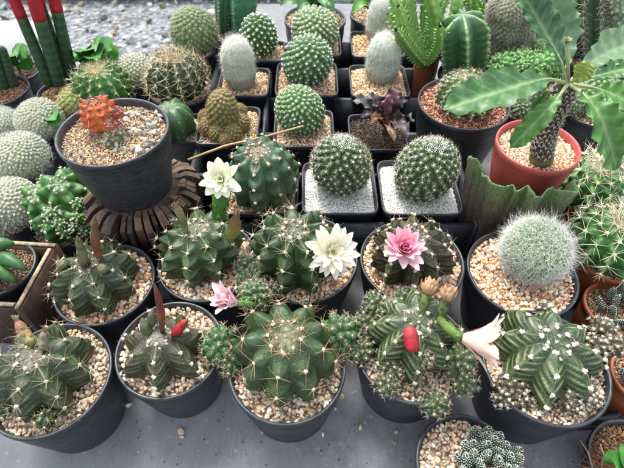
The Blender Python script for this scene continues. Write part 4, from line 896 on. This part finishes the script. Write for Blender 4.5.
mb.build('flower_head', M_LEAF, o)
# crested fan below the red pot
s = thing('crested_cactus', 'pale green crested cactus fan with scalloped edge curving below the red pot', 'cactus', (RB[0], RB[1], 0))
mb = MB(); nu, nv = 150, 26; u = np.linspace(0, 1, nu); key = [(486, 214, 158), (497, 226, 172), (516, 222, 196), (534, 216, 190), (552, 204, 186), (566, 190, 180), (572, 172, 168)]
# wall plan as an arc round the red pot: bearing from its centre and radius
ang = R_(193) + u * R_(100); rad_ = .066 - .016 * u + .004 * np.sin(u * 9) + .004 * np.sin(u * 23)
top = .150 + .010 * np.exp(-((u - .04) / .10) ** 2) - .008 * np.sin(np.pi * u) + .006 * u + .006 * np.abs(np.sin(u * 15 + .8 * np.sin(u * 9))); V = []; Cc = []
for th_, sg in ((.0045, 1), (-.0045, -1)):
    for j in range(nv):
        w_ = j / (nv - 1); z = .03 + (top - .03) * w_; fl = rad_ + rng.normal(0, .0005, nu) + .016 * w_ ** 1.6 + .0045 * w_ * np.sin(u * 31 + 1.4 * np.sin(u * 13)) + .0009 * np.sin(u * 90 + 3 * np.sin(u * 11) + w_ * 2); tk = th_ * (1 - .75 * w_ ** 6)
        r_ = fl + tk; V.append(np.stack([np.cos(ang) * r_, np.sin(ang) * r_, z], 1))
        lo_, hi_ = srgb('#6a6056'), srgb('#5a7f4a'); m_ = np.clip((w_ - .6) / .55 + .12 * np.sin(u * 57), 0, 1)[:, None]; Cc.append(lo_ * (rng.uniform(.7, 1.15, nu))[:, None] + (hi_ - lo_) * m_)
F = grid_faces(nu, nv); F2 = F[:, ::-1] + nu * nv; topf = [((nv - 1) * nu + i, (nv - 1) * nu + i + 1, nu * nv + (nv - 1) * nu + i + 1, nu * nv + (nv - 1) * nu + i) for i in range(nu - 1)]
ends = [(j * nu + e, (j + 1) * nu + e, nu * nv + (j + 1) * nu + e, nu * nv + j * nu + e) for j in range(nv - 1) for e in (0, nu - 1)]
mb.add(np.concatenate(V), quads=np.concatenate([F, F2, topf, ends]), col=np.concatenate(Cc)); mb.build('fan', M_DULL, s)
mb = MB(); lathe(mb, [(.001, .001), (.058, .001), (.064, .03), (.064, .036), (.060, .036), (.057, .012), (.052, .012), (.052, .001)], 64); mb.build('saucer', M_POT, s)
# barrels in terracotta pots at the right
def barrel(label, x0, x1, yf, z, cx, cy, rpx, zc):
    s = rpot(label, x0, x1, yf, z, z, TAN, .004, mat=M_TERRA, taper=.75)
    p = s.L(cx, cy, zc); R = s.px(rpx, p)
    gymno(s.o, p, R, R * .92, 12, (srgb('#5aa552'), srgb('#4a9548'), srgb('#3f8840'), srgb('#6ab060')), .1, 5, .2, 1.1, .09, .0165, 9, srgb('#ece8c8'), .3, areole=.0022, top=srgb('#cfc79a'), acol=(.82, .79, .62), phi=1.0, per=8, sr=.0005)
barrel('orange pot, rear of the two bright green straw spined barrel cacti', 558, 622, 216, .075, 590, 186, 31, .092)
barrel('orange pot, front of the two bright green straw spined barrel cacti', 574, 646, 282, .075, 609, 242, 36, .094)
def zebra(s, cx, cy, z0, r, nl=16, sz=1.0, col=srgb('#33463c')):
    """compact rosette of thick incurved leaves, each sprinkled with rows of white bumps"""
    c0 = s.L(cx, cy, z0)
    for i in range(nl):
        a = i * 2.399963 + rng.uniform(-.15, .15); k = math.sqrt((i + .5) / nl); d = np.array([math.cos(a), math.sin(a), 0]); L = r * (.62 + .18 * k) * rng.uniform(.9, 1.1); m_ = 22; u = np.linspace(0, 1, m_)
        ph = (1.45 - 1.0 * k) + (1.0 + .6 * k) * (u - .3); st = L / (m_ - 1)
        x = np.cumsum(np.cos(ph)) * st; z = np.cumsum(np.sin(ph)) * st
        pts = c0 + d * (r * .62 * k) + d * x[:, None] + np.array([0, 0, 1]) * (z[:, None] + r * .3 * (1 - k))
        sd_ = np.cross([0, 0, 1.0], d); T = nrm(np.gradient(pts, axis=0)); Nn = np.cross(T, sd_); rr = .21 * r * sz * np.sin(np.pi * np.clip(.22 + .78 * u, 0, .985)) ** .75
        th = np.linspace(0, 2 * np.pi, 14, endpoint=False); V = pts[:, None] + rr[:, None, None] * (np.cos(th)[None, :, None] * sd_ + .6 * np.sin(th)[None, :, None] * Nn[:, None])
        mb = MB(); mb.add(V.reshape(-1, 3), quads=grid_faces(14, m_, True), col=col * rng.uniform(.8, 1.25))
        B, D = [], []
        for row in range(3, m_ - 1, 2):
            for q in range(9):
                t_ = 2 * np.pi * (q + .5 * (row // 2 % 2)) / 9; D.append(math.cos(t_) * sd_ + .6 * math.sin(t_) * Nn[row]); B.append(pts[row] + rr[row] * D[-1])
        B, D = np.array(B), nrm(np.array(D)); scatter_shape(mb, ICO0, B, rand_rot(len(B)), np.full((len(B), 3), .00055) * rng.uniform(.7, 1.2, (len(B), 1)) * sz, srgb('#ccd2cb'))
        mb.build('leaf', M_DULL, s.o)
s = rpot('black pot at the bottom edge of the picture, rosette of dark leaves banded white', 416, 520, 524, .05, .05, PALE, .0055, cat='succulent', name='potted_succulent'); zebra(s, 488, 466, .05, .028, 34, 1.0)
s = rpot('orange pot cut by the right edge, dark banded rosette, upper of the two', 584, 650, 334, .06, .06, [srgb('#8a6f58'), srgb('#6a5240'), srgb('#a58a6c')], .003, cat='succulent', name='potted_succulent', mat=M_TERRA); zebra(s, 620, 312, .06, .028, 14, .9)
s = rpot('orange pot cut by the right edge, lower of the two, brown grit', 611, 680, 408, .06, .06, [srgb('#8a6f58'), srgb('#6a5240'), srgb('#a58a6c')], .003, cat='succulent', name='potted_succulent', mat=M_TERRA); zebra(s, 648, 384, .06, .028, 12, .9)
s = rpot('pot with brown coir and a green leaf at the bottom right corner', 588, 690, 520, .04, .04, [srgb('#6a4a34'), srgb('#8a6a4c'), srgb('#4a3426')], .003, cat='plant', name='potted_plant')
c0 = s.L(628, 474, .042); leafpart(s, [c0, s.L(618, 462, .062), s.L(606, 464, .052)], .010, (0, -.4, 1), BRG, BRG, None, .2); leafpart(s, [c0, s.L(630, 458, .065), s.L(624, 446, .06)], .010, (0, -.4, 1), BRG, BRG, None, .2)
nf = 500; q = s.L(612, 474, .036); P = q + np.stack([rng.normal(0, .012, nf), rng.normal(0, .010, nf), np.zeros(nf)], 1); mb = MB(); spines(mb, P, rng.normal(0, 1, (nf, 3)) + [0, 0, .8], rng.uniform(.006, .016, nf), .00025, rng.normal(0, .5, (nf, 3)), srgb('#7a573c') * rng.uniform(.5, 1.3, (nf, 1))); mb.build('coir', M_HAIR, s.o, kind='stuff')
mb = MB(); tube(mb, [s.L(594, 474, .04), s.L(588, 452, .05), s.L(580, 440, .055)], .0006, 6, srgb('#8a7a66')); tube(mb, [s.L(600, 474, .04), s.L(604, 455, .055), s.L(600, 444, .06)], .0006, 6, srgb('#8a7a66')); mb.build('dry_stem', M_DULL, s.o)
def cell_tray(name, label, lo, hi, nx, ny, z=.022):
    t = thing(name, label, 'tray', (lo[0], lo[1], 0)); W, D = hi[0] - lo[0], hi[1] - lo[1]; mb = MB(); box(mb, (0, 0, .0005), (W, D, .010)); mb.build('base', M_TRAY, t)
    for i in range(nx):
        for j in range(ny):
            mb = MB(); M = np.eye(4); M[:3, 3] = (W * (i + .5) / nx, D * (j + .5) / ny, 0); r = min(W / nx, D / ny) * .49; lathe(mb, [(r, .0102), (r - .001, z - .002), (r - .003, z), (r - .006, z - .002), (r - .008, .0102)], 56, M); mb.build('cell_ring', M_TRAY, t)
    return t
A = at(562, 424, .02); cell_tray('plug_tray', 'black round celled tray under the orange pots at the right edge', (A[0], A[1]), (A[0] + .17, A[1] + .175), 2, 2)

# far right background
def stems(label, cx, cy, z, items, potx, col, mat=M_TERRA, name='potted_plant', cat='plant', teeth=True):
    s = rpot(label, *potx, z, z, TAN, .004, cat=cat, name=name, mat=mat, taper=.8)
    c0 = s.L(cx, cy, z - .004)
    for (x0, y0, x1, y1, dy, r) in items:
        A = s.L(x0, y0, z); B = s.Y(x1, y1, A[1] + s.base[1] + dy); A = c0 + (A - c0) * .6; u = np.linspace(0, 1, 40); pts = A + (B - A) * u[:, None] + np.array([.01 * rng.normal(), .0, .0]) * np.sin(np.pi * u)[:, None]
        T = nrm(B - A); e1, e2 = frame(T); e1, e2 = e1[0], e2[0]; th = np.linspace(0, 2 * np.pi, 24, endpoint=False); V = []; rr = r * np.clip((1.03 - u) * 5, .05, 1) ** .5 * np.clip(.7 + u, .7, 1)
        star = 1 - .42 * (1 - np.abs(np.cos(2 * th)) ** 1.2)
        for i in range(40): V.append(pts[i] + rr[i] * (star * (1 + .16 * np.abs(np.cos(2 * th)) ** 6 * np.sin(u[i] * 60)))[:, None] * (np.cos(th)[:, None] * e1 + np.sin(th)[:, None] * e2))
        mb = MB(); mb.add(np.concatenate(V), quads=grid_faces(24, 40, True), col=np.asarray(col) * rng.uniform(.85, 1.2)); o = mb.build('stem', M_BODY, s.o)
        P = []; D = []
        for k in range(4):
            d = np.cos(k * np.pi / 2) * e1 + np.sin(k * np.pi / 2) * e2
            for i in range(2, 38, 3): P.append(pts[i] + d * rr[i]); D.append(d + T * .7)
        mb = MB(); spines(mb, np.array(P), np.array(D), .0055, .0012, None, np.asarray(col) * 1.6, srgb('#c9cf9a')); mb.build('teeth', M_SPINE, o, kind='stuff')
    return s
stems('small brown pot packed with pale green toothed upright stems', 428, 62, .10, ((424, 62, 398, 6, -.02, .010), (426, 60, 408, -10, .0, .011), (428, 60, 422, -18, .01, .011), (430, 60, 436, -16, .02, .011), (432, 60, 446, -6, .02, .010), (430, 62, 455, 14, .0, .010), (420, 66, 396, 30, -.03, .009), (424, 64, 392, -2, .01, .010), (434, 60, 458, -8, .03, .011), (428, 58, 414, -20, .03, .010), (426, 64, 440, 26, -.03, .009), (422, 60, 388, 14, .0, .008), (430, 58, 430, -24, .04, .010)),
      (415, 442, 60), srgb('#6fa05a'))
def column(label, potx, z, cx, yb, ytop, rpx, ribs, col, edge, sl, sp, depth_=.35, dy=0, nsp=4, bumps=9, ar=.0016, lean=0, sharp=1.0, mat=M_POT):
    s = rpot(label, *potx, z, z, TAN, .005, taper=.8, mat=mat); A = s.L(cx, yb, z - .005); B = s.Y(cx + lean, ytop, A[1] + s.base[1] + dy); R = s.px(rpx, A); Lh = np.linalg.norm(B - A); M = mat_axis(A, B - A, 1, .5)
    u = np.linspace(0, 1, 60); th = np.linspace(0, 2 * np.pi, ribs * 10, endpoint=False); TH, U = np.meshgrid(th, u); fr = np.abs((TH * ribs / (2 * np.pi)) % 1 - .5) * 2
    pr = np.where(U > .72, np.sqrt(np.clip(1 - ((U - .72) / .28) ** 2, 0, 1)), 1) * np.clip(.8 + U * .5, 0, 1); r = R * pr * (1 - depth_ * fr ** sharp) * (1 + .03 * np.cos(2 * np.pi * U * bumps) * (1 - fr))
    c = np.asarray(edge) + (np.asarray(col) - np.asarray(edge)) * np.clip(fr * 5, 0, 1)[..., None]
    mb = MB(); mb.add(xf(M, np.stack([r * np.cos(TH), r * np.sin(TH), U * Lh], -1).reshape(-1, 3)), quads=grid_faces(ribs * 10, 60, True), col=c.reshape(-1, 3)); o = mb.build('cactus', M_BODY, s.o)
    P, D = [], []
    for j in range(ribs):
        a = (j + .5) * 2 * np.pi / ribs
        for k in range(bumps * 2):
            uu = (k + .5) / (bumps * 2); pp = np.interp(uu, u, pr[:, 0]); P.append((R * pp * math.cos(a), R * pp * math.sin(a), uu * Lh)); D.append((math.cos(a), math.sin(a), .15 + max(0, uu - .75) * 4))
    P = xf(M, np.array(P)); D = nrm(np.array(D) @ M[:3, :3].T); mb = MB(); puffs(mb, P, D, ar, srgb('#c9c5b4'), ICO0); radial(mb, P, D, nsp, .9, sl, .00035, 0, sp); mb.build('spines', M_SPINE, o, kind='stuff')
    return s
column('black pot beside the toothed stems, stout dark green ribbed column with pale edges', (438, 490, 88), .09, 463, 74, 14, 25, 6, srgb('#2f5f3c'), srgb('#8fb58a'), .002, srgb('#a9b59a'), .45, nsp=2, ar=.0012)
column('black pot at the right rear, dark ribbed column with long pale spines', (566, 612, 72), .09, 589, 56, -34, 20, 9, srgb('#37513c'), srgb('#4f6a4c'), .017, srgb('#c9c2b0'), .25, nsp=6, bumps=7)
column('black pot at the far left of the rear row, broad blue green four sided column', (222, 262, 42), .09, 240, 30, -40, 17, 4, srgb('#3f7f68'), srgb('#6a9f86'), .002, srgb('#a9b59a'), .4, nsp=2)
column('slim blue green column standing left of the broad four sided one', (208, 236, 40), .09, 222, 32, -40, 8, 4, srgb('#3a6f58'), srgb('#5f8f7a'), .002, srgb('#a9b59a'), .4, nsp=2)
# grey fuzzy clump and green bumpy clump
def clump(label, potx, z, heads, cols, sp, n=60, sl=.005, puff=.001, pc=(.7, .7, .65), mat=M_POT, Hk=1.1, sr=.0002, ns=9):
    s = rpot(label, *potx, z, z, TAN, .005, taper=.8, mat=mat)
    for (x, y, r_, hz) in heads:
        q = s.L(x, y, z + hz); R = s.px(r_, q); c = srgb(cols[rng.integers(0, len(cols))]) * rng.uniform(.85, 1.15); tubercled(s.o, q, R, R * Hk, n, c, c * 1.35, sl, ns, sp, rng.uniform(0, 6), (rng.normal(0, .2), rng.normal(0, .2)), 'cactus_head', 2.1, .5, 1.0, puff, pc, sr)
    return s
clump('black pot of grey fuzzy finger cactus behind the bright bumpy clump', (478, 538, 66), .09, [(498, 44, 13, .02), (516, 46, 13, .02), (506, 30, 13, .05), (522, 28, 12, .05), (492, 28, 11, .045), (512, 12, 13, .08), (528, 8, 12, .08), (500, 10, 11, .075), (488, 52, 11, .006), (530, 50, 12, .01), (520, -6, 12, .1), (504, 56, 12, .0)], ['#6f8068', '#7a8a72', '#66785f'], srgb('#b3aca2'), 110, .008, .0011, (.58, .57, .52))
gh = []
for i in range(34):
    a = i * 2.4; rr = math.sqrt(i / 34); gh.append((525 + 34 * rr * math.cos(a), 66 + 17 * rr * math.sin(a), 7.5 * rng.uniform(.8, 1.3), .035 * (1 - rr ** 2) + .004))
clump('black pot overflowing with a bright green bumpy cluster behind the long leaf', (490, 560, 98), .09, gh, ['#3f7434', '#4a853c', '#386c30'], srgb('#c9d0a9'), 24, .0025, .0012, (.6, .68, .45), ns=4)
clump('black pot of pale grey green felted heads at the far right edge', (592, 660, 66), .09, [(612, 40, 18, .02), (625, 18, 20, .06), (606, 14, 12, .06), (618, -6, 18, .1), (632, 40, 16, .02)], ['#8aa893', '#7f9f8a'], srgb('#c3d0c6'), 160, .002, .0012, (.6, .7, .63), Hk=1.4)
clump('black pot of low grey green heads behind the spiny trunk', (560, 632, 128), .08, [(585, 98, 13, .015), (600, 104, 12, .012), (612, 94, 12, .02), (572, 104, 11, .01), (596, 86, 12, .03), (622, 108, 12, .01)], ['#557a50', '#5f8a5a', '#4d7048'], srgb('#b9c2a8'), 80, .004, .001)
clump('black pot of spiny green heads between the bumpy cluster and the red pot', (498, 552, 122), .07, [(516, 98, 10, .012), (530, 104, 11, .01), (522, 110, 9, .006), (540, 100, 10, .014)], ['#3f6a42', '#4a7548'], srgb('#b9b2a0'), 60, .005, .0009)
# toothed trailing stems top right of the dark column
stems('black pot of thin knobbly green stems behind the dark green column', 494, 36, .10, ((490, 36, 484, 4, 0, .007), (492, 36, 496, -4, 0, .007), (494, 36, 506, 0, .01, .007), (488, 36, 474, -6, .02, .007), (492, 34, 468, -12, .03, .008), (486, 34, 460, -14, .03, .008)), (474, 508, 44), srgb('#5a9048'), M_POT)
# leafy agave-like plants at the top
def agave(label, potx, z, cx, cy, tips, col, wd, mat=M_POT):
    s = rpot(label, *potx, z, z, TAN, .005, cat='plant', name='potted_plant', taper=.8, mat=mat); c0 = s.L(cx, cy, z)
    for (x, y, dy) in tips:
        t_ = s.Y(x, y, c0[1] + s.base[1] + dy); leafpart(s, [c0, (c0 + t_) / 2 + np.array([0, 0, .02]), t_], wd, (0, -.6, .8), col, col * 1.15, srgb('#7f9f62'), .35, .05, 3, thick=.0015, wprof=((0, .5), (.2, .7), (.5, 1), (.75, .8), (.92, .35), (1, .02)))
M_GPOT = mat_plastic('grey_plastic', (.055, .07, .08), (.16, .17, .17), .45, .4)
agave('grey round pot of strappy dark green leaves behind the middle column of the tray', (284, 346, 33), .10, 315, 14, ((280, 6, -.03), (292, -6, -.01), (305, -18, 0), (320, -20, .0), (338, -8, 0), (350, 2, -.03), (298, 14, -.05), (326, 8, -.05), (334, 12, -.04)), srgb('#3f7a48'), .013, M_GPOT)
agave('black pot of bright strappy leaves left of the toothed stems', (350, 400, 26), .10, 372, 12, ((344, 2, -.02), (352, -14, 0), (366, -18, 0), (380, -16, 0), (396, -6, 0), (404, 6, -.03), (352, 14, -.04)), srgb('#5a9a4a'), .012)
agave('black pot of pale broad leaves at the top right corner', (560, 600, 20), .12, 580, 8, ((572, -18, 0), (585, -24, 0), (560, -6, 0), (600, -10, 0)), srgb('#7fa58a'), .016)

# loose pebbles on the bench
PB = [(342, 397, 'in the gap right of the middle front pot', .0042), (263, 431, 'at the left foot of the middle front pot', .0045), (323, 435, 'under the right foot of the middle front pot', .0038), (361, 427, 'left of the bottom edge pot', .0042), (396, 443, 'just above the bottom edge pot', .0034),
      (181, 432, 'left of the middle front pot, with a twin', .0045), (182, 437, 'the lower twin of the pair', .0036), (396, 432, 'at the foot of the fourth front pot', .0036), (129, 405, 'in the gap between the first two front pots', .0045), (335, 409, 'small and dark beside the larger one', .0022)]
for (x, y, w_, r) in PB:
    p = at(x, y, r * .45); mb = MB(); i = rng.integers(0, 8); scatter_shape(mb, STONES[i], [(0, 0, 0)], rand_rot(1), [np.array([1.1, .8, .6]) * r], [PALE[rng.integers(0, 6)]])
    o = mb.build('pebble', M_STONE, smooth=False); o.location = tuple(p); tag(o, 'loose beige pebble on the bench, ' + w_, 'pebble', 'loose pebbles on the bench')
k = 520; P = np.array([at(rng.uniform(60, 620), rng.uniform(280, 466), .0004) for _ in range(k)]); mb = MB()
for i in range(5): mm = np.arange(k) % 5 == i; scatter_shape(mb, GRITS[i], P[mm], rand_rot(mm.sum()), rng.uniform(.0003, .0010, (mm.sum(), 1)) * np.ones(3), np.array([srgb('#4a4540'), srgb('#8a7d6a'), srgb('#2f2c2a'), srgb('#c5b79c')])[rng.integers(0, 4, mm.sum())])
mb.build('bench_crumbs', M_STONE, smooth=False, kind='stuff')
